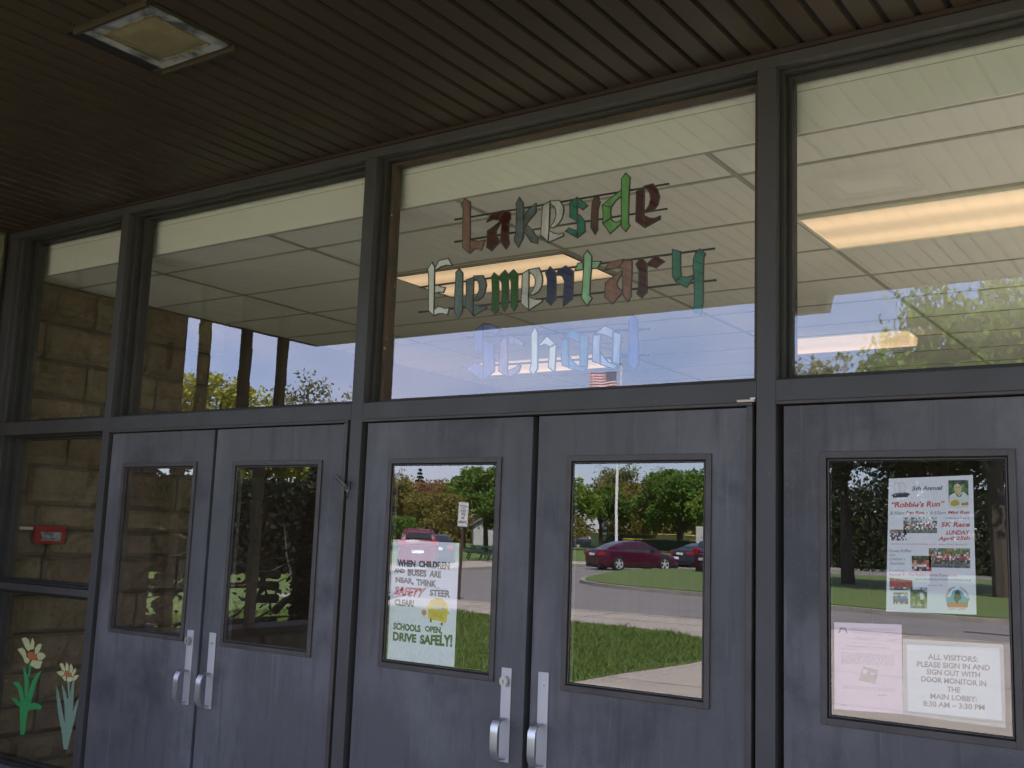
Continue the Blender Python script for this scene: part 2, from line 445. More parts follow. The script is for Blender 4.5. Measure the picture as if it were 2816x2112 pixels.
def text_mesh(body, bold=0, shear=0):
    cu = bpy.data.curves.new('t', 'FONT'); cu.body = body; cu.resolution_u = 3
    if bold: cu.offset = 0.03 * bold
    cu.shear = shear
    ob = bpy.data.objects.new('t', cu); COL.objects.link(ob)
    dg = bpy.context.evaluated_depsgraph_get()
    me = bpy.data.meshes.new_from_object(ob.evaluated_get(dg))
    v = np.array([p.co[:2] for p in me.vertices]); f = [tuple(p.vertices) for p in me.polygons]
    bpy.data.objects.remove(ob); bpy.data.curves.remove(cu); bpy.data.meshes.remove(me)
    mn, mxx = v.min(0), v.max(0)
    return (v - mn) / np.maximum(mxx - mn, 1e-6), f
def text_on(mb, body, quad, y, mi=0, bold=0, shear=0):
    """letters stretched into the quad bl, br, tr, tl given as (x, z)"""
    uv, f = text_mesh(body, bold, shear)
    q = np.array(quad); u, w = uv[:, :1], uv[:, 1:]
    p = q[0] * (1 - u) * (1 - w) + q[1] * u * (1 - w) + q[2] * u * w + q[3] * (1 - u) * w
    mb.add([(a, y, b) for a, b in p], f, mi)

# ------------------------------------------------------------------ outlines measured on the real papers and lettering
# metric outlines (x, z) of the lettering, papers and cut-outs
WORDS = [{'letters':[('pink',[[[-.5766,3.0743],[-.5448,3.0538],[-.5412,2.9683],[-.5355,2.8204],[-.5763,2.8528],[-.5815,2.9645],[-.5828,3.0271],[-.5938,3.048]],[[-.5365,2.8785],[-.512,2.8753],[-.4917,2.8679],[-.4551,2.8702],[-.474,2.8257],[-.4958,2.8367],[-.5129,2.8365],[-.5343,2.8198]]]),('maroon',[[[-.452,2.9497],[-.4214,2.9854],[-.3619,2.9883],[-.3892,2.9514],[-.4173,2.9565]],[[-.3605,2.9881],[-.3282,2.9729],[-.3257,2.9469],[-.3333,2.9341],[-.3335,2.8761],[-.3275,2.8338],[-.343,2.815],[-.3721,2.8511],[-.3702,2.93],[-.3849,2.9484]],[[-.3804,2.9407],[-.376,2.9355],[-.398,2.9035],[-.3984,2.8825],[-.3749,2.8515],[-.4189,2.8164],[-.4445,2.836],[-.4451,2.9076]]]),('slate',[[[-.2833,3.0346],[-.2632,3.0072],[-.2595,2.9697],[-.2559,2.8634],[-.2568,2.8521],[-.2788,2.8149],[-.2995,2.8439],[-.3013,2.8557],[-.2943,2.8801],[-.2956,2.9426],[-.2948,2.9865],[-.2998,3.0081]],[[-.196,2.9947],[-.1958,2.9557],[-.2547,2.8999],[-.2578,2.9418],[-.2324,2.9749]],[[-.2403,2.9071],[-.2072,2.8774],[-.1958,2.8554],[-.1822,2.8433],[-.1825,2.8184],[-.2159,2.8307],[-.2541,2.8838]]]),('grey',[[[-.1599,2.9812],[-.1264,2.9927],[-.1275,2.8823],[-.1303,2.8184],[-.1667,2.8515],[-.1656,2.9239],[-.1634,2.9692]],[[-.1251,2.9934],[-.0811,2.9896],[-.0623,2.9653],[-.0577,2.9444],[-.0655,2.9095],[-.0802,2.8914],[-.1028,2.8766],[-.1256,2.8786],[-.1037,2.9015],[-.0943,2.9272],[-.0964,2.9501],[-.1061,2.9674],[-.1247,2.9815]],[[-.1257,2.8674],[-.1019,2.8517],[-.076,2.8449],[-.0556,2.8466],[-.0552,2.8343],[-.129,2.816]]]),('teal',[[[.005,2.9897],[.0075,2.9513],[.0073,2.9202],[.0096,2.8865],[-.0277,2.9119],[-.0289,2.9703]],[[.007,2.9849],[.0217,2.9782],[.0563,2.9473],[.0331,2.933],[.0088,2.9511]],[[.0073,2.9202],[.0213,2.9103],[.0433,2.8839],[.0472,2.8392],[.0118,2.8175],[.01,2.8909]],[[-.046,2.853],[-.0287,2.8652],[.0097,2.8454],[.0113,2.8176]]]),('brown',[[[.0863,2.9759],[.1085,2.9736],[.1076,2.9605],[.1151,2.9549],[.105,2.9235],[.1048,2.8883],[.1043,2.8599],[.1061,2.8421],[.0945,2.8207],[.0752,2.8508],[.0758,2.9146],[.0771,2.9541]]]),('green',[[[.2288,3.055],[.2492,3.0341],[.2464,2.9825],[.2454,2.9242],[.246,2.8486],[.2522,2.8349],[.2346,2.8137],[.2156,2.8357],[.2121,2.9292],[.2108,3.034]],[[.2107,2.9882],[.2113,2.9619],[.1866,2.9483],[.1656,2.9232],[.1241,2.9382]],[[.1241,2.9382],[.1657,2.9221],[.1637,2.9038],[.1668,2.8794],[.1299,2.8607],[.1296,2.9132]],[[.1299,2.8596],[.1669,2.8761],[.1768,2.8627],[.1937,2.856],[.2114,2.8622],[.2106,2.8472],[.1637,2.8147],[.1461,2.841]]]),('maroon',[[[.2795,2.9707],[.3107,2.9829],[.3136,2.9567],[.3131,2.8711],[.3176,2.8183],[.2787,2.8493],[.2791,2.8868]],[[.313,2.9869],[.351,2.9903],[.3709,2.9647],[.3806,2.9334],[.3743,2.9046],[.3587,2.8857],[.3428,2.8795],[.3163,2.8813],[.3354,2.9041],[.3429,2.9307],[.3391,2.9527],[.3272,2.9717],[.3131,2.9793]],[[.3166,2.8663],[.3387,2.8536],[.3617,2.8492],[.3854,2.8553],[.3845,2.8428],[.3188,2.8181]]])],'bars':[[[-.636,2.9922],[-.6357,2.9856],[.4159,2.9797],[.4158,2.9861]],[[-.6304,2.8902],[-.6299,2.8822],[.4108,2.8803],[.4107,2.8863]]]},{'letters':[('white',[[[-.7458,2.8051],[-.7295,2.7827],[-.7262,2.703],[-.7234,2.6309],[-.7215,2.5593],[-.7521,2.5859],[-.7559,2.6821],[-.7624,2.7551],[-.7682,2.7763]],[[-.726,2.775],[-.7041,2.8086],[-.6538,2.8109],[-.6298,2.7758],[-.664,2.7822],[-.6934,2.7785],[-.7239,2.7652]],[[-.7226,2.6918],[-.7095,2.6976],[-.6881,2.687],[-.6626,2.6807],[-.6717,2.6591],[-.6926,2.6636],[-.7208,2.6617]],[[-.7207,2.5854],[-.6977,2.5987],[-.6767,2.5932],[-.6586,2.5855],[-.6353,2.5869],[-.6438,2.5559],[-.6692,2.5641],[-.6929,2.5662],[-.7185,2.559]]]),('slatetl',[[[-.5895,2.7581],[-.5696,2.7357],[-.5678,2.686],[-.5645,2.6153],[-.5632,2.5638],[-.5846,2.5354],[-.6049,2.5629],[-.6079,2.6431],[-.6068,2.702],[-.6076,2.7424]]]),('slate',[[[-.5477,2.7027],[-.5096,2.7102],[-.508,2.6796],[-.5076,2.6167],[-.5038,2.5421],[-.5456,2.5831],[-.5448,2.6485]],[[-.5085,2.7159],[-.4589,2.7127],[-.4437,2.6867],[-.4385,2.6676],[-.4441,2.6381],[-.4569,2.6163],[-.4816,2.6049],[-.5056,2.6049],[-.4855,2.6261],[-.4756,2.653],[-.4783,2.6788],[-.492,2.6989],[-.5078,2.703]],[[-.5051,2.5909],[-.4861,2.5833],[-.4633,2.5754],[-.4325,2.5725],[-.4348,2.5635],[-.4678,2.5527],[-.5025,2.5397]]]),('leaf',[[[-.4007,2.7178],[-.3778,2.7002],[-.3738,2.6424],[-.371,2.553],[-.388,2.5363],[-.4054,2.5562],[-.4045,2.6226],[-.4083,2.6736],[-.4124,2.7017]],[[-.3433,2.7227],[-.326,2.7013],[-.3221,2.6142],[-.3239,2.5622],[-.3378,2.542],[-.3523,2.5626],[-.354,2.6289],[-.3572,2.6681],[-.3733,2.6905],[-.3697,2.7016]],[[-.2998,2.72],[-.2773,2.6981],[-.2759,2.6322],[-.2756,2.5644],[-.278,2.5579],[-.2907,2.5422],[-.305,2.5627],[-.3074,2.6468],[-.3097,2.6698],[-.3229,2.6918],[-.3208,2.7053]]]),('grey',[[[-.2518,2.6975],[-.2205,2.7109],[-.2193,2.6488],[-.2201,2.6039],[-.2162,2.5386],[-.2544,2.5691],[-.253,2.6298],[-.2533,2.6705]],[[-.2192,2.7108],[-.1707,2.713],[-.1537,2.6775],[-.1511,2.6549],[-.1546,2.633],[-.1694,2.6122],[-.1899,2.602],[-.2174,2.6003],[-.1984,2.6197],[-.1864,2.6453],[-.1873,2.6678],[-.1985,2.687],[-.2188,2.6994]],[[-.2166,2.5946],[-.1997,2.5862],[-.1785,2.5785],[-.1499,2.5768],[-.1483,2.5678],[-.2143,2.5374]]]),('navy',[[[-.1162,2.7112],[-.0883,2.6835],[-.0853,2.6345],[-.0843,2.5704],[-.1077,2.5484],[-.1317,2.5728],[-.1246,2.5899],[-.1273,2.6612],[-.1373,2.6868]],[[-.0818,2.6806],[-.0746,2.693],[-.0396,2.7056],[-.0023,2.6781],[-.0024,2.6431],[-.0048,2.5647],[-.0465,2.5393],[-.0451,2.6082],[-.0437,2.641],[-.0533,2.6619],[-.0662,2.6699],[-.0828,2.6718]]]),('mint',[[[.0608,2.7593],[.0813,2.7317],[.0817,2.6773],[.078,2.6387],[.0763,2.5718],[.0877,2.5578],[.0666,2.5297],[.0398,2.5625],[.0435,2.6424],[.0464,2.7075],[.0449,2.7405]],[[.0178,2.7109],[.0414,2.7092],[.0423,2.6818],[.0051,2.6806]],[[.0844,2.7095],[.1258,2.7057],[.1096,2.6784],[.084,2.6813]]]),('pink',[[[.1423,2.6676],[.1643,2.6973],[.2294,2.7012],[.2054,2.671]],[[.2306,2.6979],[.2659,2.6894],[.2658,2.6407],[.2638,2.5776],[.2656,2.5501],[.2499,2.5275],[.2281,2.5602],[.2254,2.624],[.2243,2.6667],[.2078,2.6686]],[[.2199,2.6565],[.2213,2.6457],[.1997,2.6119],[.2026,2.5925],[.2231,2.5734],[.2233,2.5649],[.1818,2.5277],[.1477,2.5555],[.1485,2.6153]]]),('maroon',[[[.3062,2.6972],[.3308,2.6711],[.332,2.6123],[.3336,2.5578],[.3108,2.5372],[.2897,2.5561],[.2973,2.5741],[.2969,2.6477],[.2824,2.6758]],[[.3354,2.6727],[.369,2.699],[.4066,2.6715],[.3699,2.6498],[.3561,2.6577],[.3351,2.6622]]]),('teal',[[[.4404,2.7141],[.4738,2.7017],[.4747,2.6377],[.4785,2.6044],[.4578,2.5923],[.4557,2.5863],[.4421,2.6084]],[[.4562,2.5863],[.479,2.6029],[.5015,2.5987],[.5275,2.603],[.5276,2.5908],[.4999,2.5591]],[[.5542,2.7018],[.577,2.6806],[.5697,2.6673],[.5682,2.6065],[.5689,2.5458],[.5694,2.4995],[.5616,2.446],[.5249,2.4674],[.5334,2.4788],[.5335,2.5495],[.5319,2.5903],[.5271,2.6316],[.5288,2.6661],[.5393,2.6935]]])],'bars':[[[-.8175,2.7033],[-.817,2.696],[.6109,2.6954],[.6108,2.7025]],[[-.8195,2.5899],[-.819,2.5814],[.6174,2.5728],[.6173,2.5801]]]},{'letters':[('lav',[[[-.4485,2.4995],[-.446,2.449],[-.4437,2.3736],[-.4878,2.3927],[-.4894,2.4524],[-.4892,2.4753]],[[-.4472,2.5005],[-.4178,2.4958],[-.3523,2.471],[-.3771,2.4469],[-.4105,2.4587],[-.4451,2.458]],[[-.4436,2.4282],[-.4084,2.4142],[-.3858,2.4012],[-.3792,2.2905],[-.435,2.2543]],[[-.5284,2.3084],[-.4849,2.3354],[-.4393,2.3144],[-.4355,2.2543]]]),('pinklav',[[[-.3539,2.4169],[-.3196,2.4345],[-.3124,2.3333],[-.3136,2.2999],[-.3038,2.2594],[-.3561,2.2891],[-.3556,2.3361]],[[-.3183,2.4356],[-.3009,2.4364],[-.2684,2.4238],[-.2438,2.4064],[-.2342,2.3968],[-.2363,2.3847],[-.2619,2.3955],[-.3101,2.4013]],[[-.3116,2.2865],[-.2945,2.2921],[-.2735,2.2975],[-.253,2.3106],[-.2448,2.3046],[-.2543,2.2809],[-.3032,2.2582]]]),('cream',[[[-.1795,2.4651],[-.1663,2.4402],[-.164,2.3674],[-.1614,2.2885],[-.1784,2.2611],[-.1994,2.282],[-.1939,2.3058],[-.1952,2.3696],[-.1992,2.4362]],[[-.1583,2.3868],[-.1198,2.4211],[-.0791,2.3853],[-.1053,2.3742],[-.1158,2.3815],[-.1313,2.387],[-.1568,2.3801]],[[-.1065,2.3721],[-.074,2.3817],[-.0758,2.3265],[-.0775,2.2683],[-.1086,2.2896],[-.1075,2.3286]]]),('blue',[[[-.0485,2.4],[-.0172,2.3997],[-.0163,2.3351],[-.0109,2.2833],[-.0423,2.2938],[-.0483,2.3243]],[[-.0485,2.4021],[-.0023,2.4363],[.0352,2.4193],[.0377,2.3806],[.0139,2.3931],[-.0087,2.4034],[-.0262,2.4069]],[[.0365,2.4181],[.0748,2.4034],[.0743,2.3374],[.0735,2.2834],[.0406,2.2865],[.0375,2.3613]],[[-.0138,2.3328],[.0018,2.3103],[.022,2.294],[.0419,2.2843],[.0736,2.2823],[.0622,2.2598],[-.0103,2.2811]]]),('pale',[[[.0977,2.4058],[.1313,2.4074],[.1307,2.3441],[.1334,2.2892],[.0983,2.3019],[.0979,2.357]],[[.1012,2.4098],[.153,2.4417],[.1878,2.4219],[.1876,2.3841],[.1685,2.3961],[.1444,2.4064],[.1204,2.4104]],[[.1892,2.4155],[.2247,2.4011],[.2213,2.3481],[.2207,2.2816],[.1877,2.292],[.1897,2.3504]],[[.1333,2.3354],[.1542,2.3109],[.1712,2.293],[.1902,2.2856],[.209,2.2802],[.2001,2.2631],[.1339,2.287]]]),('lav',[[[.2752,2.4731],[.2952,2.4525],[.2974,2.4046],[.3021,2.3423],[.3023,2.2805],[.2859,2.2528],[.26,2.2812],[.258,2.3662],[.2584,2.4495]]])],'bars':[[[-.5441,2.4521],[-.5437,2.444],[.347,2.4097],[.3468,2.4174]],[[-.57,2.3235],[-.5696,2.3154],[.3501,2.3072],[.35,2.3154]]]}]
p1 = {'quad':[[-.8076,1.0767],[-.4526,1.0739],[-.4537,1.57],[-.8104,1.5737]],'text':[('WHEN','k',[[-.7755,1.46],[-.6785,1.4618],[-.6789,1.4901],[-.7801,1.4924]],0,1),('CHILDREN','k',[[-.6587,1.4627],[-.4983,1.4605],[-.4978,1.4916],[-.6619,1.4915]],0,1),('AND','k',[[-.7938,1.4352],[-.7347,1.4355],[-.735,1.454],[-.7918,1.4557]],0,1),('BUSES','k',[[-.7181,1.4257],[-.6165,1.425],[-.6182,1.4529],[-.7191,1.4554]],0,1),('ARE','k',[[-.603,1.4264],[-.5393,1.4247],[-.54,1.4517],[-.5987,1.4538]],0,1),('NEAR,','k',[[-.7827,1.3904],[-.6817,1.388],[-.6849,1.4167],[-.7831,1.4179]],0,1),('THINK','k',[[-.6665,1.3888],[-.5631,1.3868],[-.5625,1.4138],[-.6719,1.4152]],0,1),('SAFETY','r',[[-.7842,1.3427],[-.6349,1.3378],[-.6124,1.3792],[-.7842,1.3789]],0,1),('STEER','k',[[-.5947,1.3507],[-.4875,1.3477],[-.4879,1.3785],[-.5954,1.3767]],0,1),('CLEAR!','k',[[-.7802,1.2989],[-.6774,1.2992],[-.6765,1.3287],[-.7822,1.3272]],0,1),('SCHOOLS','g',[[-.7825,1.2],[-.6331,1.1992],[-.6363,1.2284],[-.7821,1.2296]],0,1),('OPEN,','g',[[-.6096,1.2011],[-.5208,1.1961],[-.5214,1.2301],[-.6122,1.2281]],0,1),('DRIVE','g',[[-.7817,1.1543],[-.6545,1.1551],[-.6553,1.1896],[-.7823,1.1912]],0,1),('SAFELY!','g',[[-.6357,1.1532],[-.467,1.1531],[-.4672,1.2037],[-.6357,1.1897]],0,1)],'bus':[[-.5981,1.257],[-.5987,1.3036],[-.5892,1.3337],[-.5584,1.3449],[-.527,1.3426],[-.5016,1.3236],[-.496,1.3035],[-.5037,1.245],[-.5261,1.2502],[-.589,1.256]],'busw':[[-.5772,1.312],[-.5466,1.3098],[-.5458,1.2968],[-.5765,1.2999],[-.5412,1.3091],[-.5131,1.3065],[-.5123,1.2939],[-.5405,1.2965]],'busgrill':[[-.5789,1.2877],[-.5184,1.2832],[-.5207,1.2626],[-.5799,1.267]],'buswh':[[-.5874,1.2578],[-.5771,1.2575],[-.5784,1.243],[-.5875,1.2441],[-.5304,1.2465],[-.5198,1.2459],[-.5209,1.2342],[-.5298,1.2356]],'mirror':[[-.6131,1.3079],[-.5981,1.3079],[-.5975,1.2968],[-.6125,1.2976],[-.5034,1.2928],[-.488,1.2921],[-.4882,1.2802],[-.5028,1.2819]],'balloon':[[-.6216,1.2931],[-.61,1.2884],[-.6077,1.2806],[-.6126,1.2716],[-.6191,1.2677],[-.6285,1.2712],[-.634,1.2798],[-.6318,1.2883]],'string':[[-.6205,1.2676],[-.6187,1.2677],[-.6169,1.254],[-.6187,1.2539]]}
p2 = {'quad':[[1.2506,1.4112],[1.5185,1.4187],[1.5178,1.8399],[1.265,1.8295]],'text':[('5th Annual','b',[[1.3363,1.7911],[1.429,1.7947],[1.4293,1.808],[1.3365,1.8047]],.2,1),('“Robbie’s Run”','r',[[1.2724,1.7371],[1.4337,1.7429],[1.434,1.7608],[1.2726,1.7555]],.2,1),('8:30am','b',[[1.2678,1.7146],[1.3108,1.7159],[1.3109,1.7257],[1.268,1.7246]],.2,0),('Fun Run','r',[[1.3161,1.7171],[1.3718,1.7188],[1.372,1.7285],[1.3162,1.7269]],.2,1),('• 8:50am','b',[[1.3794,1.7173],[1.4369,1.7194],[1.4371,1.7287],[1.3795,1.7268]],.2,0),('Mini Run','r',[[1.4428,1.7197],[1.5056,1.7216],[1.5058,1.7315],[1.4431,1.7296]],.2,1),('followed by a','b',[[1.4354,1.7023],[1.5052,1.7041],[1.5053,1.7118],[1.4355,1.7101]],.2,0),('5K Race','r',[[1.4204,1.6794],[1.5061,1.6819],[1.5064,1.6965],[1.4207,1.6942]],.2,1),('SUNDAY','r',[[1.4348,1.6555],[1.5055,1.6579],[1.5059,1.6717],[1.4351,1.6694]],.2,1),('April 25th','r',[[1.4121,1.6339],[1.5051,1.6383],[1.5054,1.6536],[1.4124,1.6494]],.2,1),('Norman J. Levy Lakeside Elementary School – Babylon Road, Merrick, NY','r',[[1.2691,1.6191],[1.4997,1.6249],[1.4998,1.6304],[1.2692,1.6248]],.2,0),('Great Raffles','b',[[1.2636,1.596],[1.3312,1.5988],[1.3314,1.6079],[1.2638,1.6052]],.2,0),('and','b',[[1.2635,1.5846],[1.2811,1.5853],[1.2812,1.5919],[1.2636,1.5912]],.2,0),('Children’s','b',[[1.263,1.5706],[1.3124,1.5727],[1.3125,1.5808],[1.2631,1.5789]],.2,0),('Activities','b',[[1.2636,1.5572],[1.3099,1.5592],[1.31,1.5674],[1.2637,1.5655]],.2,0),('Benefitting','b',[[1.2628,1.5359],[1.308,1.538],[1.3081,1.5436],[1.2629,1.5416]],.2,0),('Forever 9—The Robbie Levine Foundation','r',[[1.2626,1.5217],[1.4645,1.5296],[1.4647,1.5387],[1.2627,1.5312]],.2,0),('www.RobbieLevineFoundation.org','b',[[1.3395,1.511],[1.5044,1.5162],[1.5046,1.5245],[1.3397,1.5196]],.2,0),('Sponsored By:','b',[[1.3801,1.4965],[1.4249,1.4986],[1.425,1.5032],[1.3802,1.5011]],.2,0)],'photos':{'boy':[[1.446,1.7386],[1.5036,1.7394],[1.5049,1.8252],[1.4463,1.8241]],'g1':[[1.3081,1.6575],[1.4096,1.6599],[1.41,1.7092],[1.3088,1.7069]],'g2':[[1.2653,1.6328],[1.3174,1.6344],[1.3176,1.6688],[1.2662,1.6675]],'race':[[1.3836,1.5539],[1.504,1.5567],[1.5047,1.6165],[1.3841,1.6133]],'g3':[[1.332,1.5407],[1.391,1.5423],[1.3904,1.5898],[1.3317,1.5875]],'tent':[[1.2627,1.4769],[1.3333,1.4809],[1.3326,1.5119],[1.2627,1.5162]],'kids':[[1.273,1.4345],[1.3187,1.4374],[1.319,1.4731],[1.2735,1.4705]],'run':[[1.3252,1.4255],[1.3754,1.4277],[1.3772,1.4926],[1.3262,1.4898]]},'logo_c':[[1.4649,1.4656],[1.4982,1.4676]],'logo_sky':[[1.4305,1.462],[1.4454,1.469],[1.453,1.4861],[1.4656,1.4914],[1.4778,1.4875],[1.4861,1.4714],[1.5004,1.4647],[1.4958,1.4539],[1.4332,1.45]],'logo_gr':[[1.4332,1.45],[1.4958,1.4539],[1.494,1.4388],[1.4359,1.4357]],'logo_fig':[[1.4557,1.4696],[1.4605,1.4866],[1.4693,1.4901],[1.4734,1.4797],[1.4774,1.4633],[1.4686,1.4583],[1.4655,1.4475],[1.4598,1.4532],[1.4541,1.4619]],'logo_lo':('DAY CAMP','r',[[1.44,1.4284],[1.488,1.4308],[1.4881,1.4376],[1.4401,1.4352]],0,0),'ann':[[1.2775,1.7684],[1.3236,1.7712],[1.3238,1.7815],[1.2769,1.7788]],'ann2':[[1.2715,1.7764],[1.2842,1.7829],[1.3201,1.7859],[1.3312,1.7815],[1.3269,1.7752],[1.2762,1.7724]],'annc':[[1.2983,1.7974],[1.317,1.7974]]}
p3 = {'quad':[[1.0842,1.0926],[1.2973,1.1019],[1.2976,1.3732],[1.0847,1.3651]],'logo':[[1.0972,1.3322],[1.1043,1.3503],[1.1223,1.3517],[1.1295,1.3334],[1.1235,1.3335],[1.1195,1.3447],[1.1084,1.3447],[1.1036,1.3327]],'head':('MERRICK UNION FREE SCHOOL DISTRICT','n',[[1.1401,1.3455],[1.284,1.3533],[1.2841,1.3599],[1.1401,1.3525]],0,0),'box':[[1.163,1.1899],[1.2151,1.1835],[1.2236,1.2275],[1.177,1.2349]],'boxin':[[1.1742,1.2122],[1.1876,1.2109],[1.1905,1.2244],[1.1784,1.2258],[1.1983,1.2106],[1.2129,1.2095],[1.2144,1.2162],[1.1997,1.2174]],'lines':[[[1.1482,1.3376],[1.2317,1.3391],[1.2317,1.3404],[1.1482,1.3389]],[[1.1454,1.3328],[1.2369,1.3346],[1.2369,1.3359],[1.1454,1.3341]],[[1.2476,1.345],[1.2844,1.3457],[1.2844,1.3472],[1.2476,1.3466]],[[1.2554,1.3364],[1.2777,1.3368],[1.2777,1.3384],[1.2554,1.338]],[[1.1535,1.3222],[1.2235,1.3237],[1.2235,1.3255],[1.1535,1.3241]],[[1.1616,1.3178],[1.2101,1.3188],[1.2101,1.3204],[1.1616,1.3194]],[[1.2526,1.3233],[1.2788,1.3239],[1.2789,1.3252],[1.2526,1.3246]],[[1.1424,1.3044],[1.2445,1.3069],[1.2445,1.3087],[1.1424,1.3063]],[[1.1245,1.293],[1.2601,1.2965],[1.2602,1.2994],[1.1245,1.296]],[[1.1065,1.2829],[1.1586,1.2843],[1.1586,1.2859],[1.1066,1.2845]],[[1.1078,1.2707],[1.2768,1.2757],[1.2769,1.2775],[1.1078,1.2725]],[[1.1086,1.2667],[1.2749,1.2717],[1.275,1.2736],[1.1086,1.2686]],[[1.1078,1.2626],[1.2731,1.2677],[1.2731,1.2695],[1.1078,1.2645]],[[1.1086,1.2587],[1.2767,1.264],[1.2767,1.2658],[1.1086,1.2605]],[[1.1077,1.2546],[1.2748,1.2599],[1.2748,1.2618],[1.1077,1.2564]],[[1.1085,1.2506],[1.2729,1.256],[1.2729,1.2578],[1.1085,1.2525]],[[1.1076,1.2465],[1.2765,1.2522],[1.2765,1.254],[1.1077,1.2484]],[[1.1084,1.2426],[1.2746,1.2483],[1.2746,1.2501],[1.1084,1.2445]],[[1.1076,1.2385],[1.2727,1.2442],[1.2727,1.2461],[1.1076,1.2404]],[[1.1125,1.1672],[1.2766,1.1749],[1.2767,1.1764],[1.1125,1.1688]],[[1.1133,1.1633],[1.2766,1.171],[1.2766,1.1726],[1.1133,1.1649]],[[1.1124,1.1593],[1.2765,1.1671],[1.2766,1.1686],[1.1125,1.1609]],[[1.2213,1.1491],[1.2502,1.1506],[1.2503,1.1542],[1.2214,1.1528]],[[1.2317,1.1394],[1.2422,1.1399],[1.2423,1.1415],[1.2317,1.1409]],[[1.1052,1.1052],[1.1229,1.1062],[1.123,1.1093],[1.1052,1.1083]]]}
p4 = {'quad':[[1.3128,1.1127],[1.5825,1.1175],[1.5799,1.325],[1.3122,1.3138]],'sleeve':[[1.297,1.1018],[1.5911,1.0965],[1.5907,1.337],[1.3006,1.3297]],'text':[('ALL VISITORS:','k',[[1.3748,1.2741],[1.5195,1.2791],[1.52,1.2956],[1.3751,1.2911]],0,1),('PLEASE SIGN IN AND','k',[[1.3427,1.2493],[1.5524,1.2576],[1.5528,1.274],[1.343,1.2663]],0,1),('SIGN OUT WITH','k',[[1.3702,1.2289],[1.5239,1.2336],[1.5243,1.2501],[1.3705,1.2458]],0,1),('DOOR MONITOR IN','k',[[1.3541,1.2056],[1.5405,1.2105],[1.5409,1.2269],[1.3544,1.2225]],0,1),('THE','k',[[1.4291,1.183],[1.4666,1.1837],[1.467,1.2003],[1.4295,1.1996]],0,1),('MAIN LOBBY:','k',[[1.3802,1.1574],[1.5136,1.1623],[1.514,1.1787],[1.3805,1.1742]],0,1),('8:30 AM – 3:30 PM','k',[[1.3584,1.1329],[1.5345,1.1407],[1.5349,1.157],[1.3587,1.1497]],0,1)]}
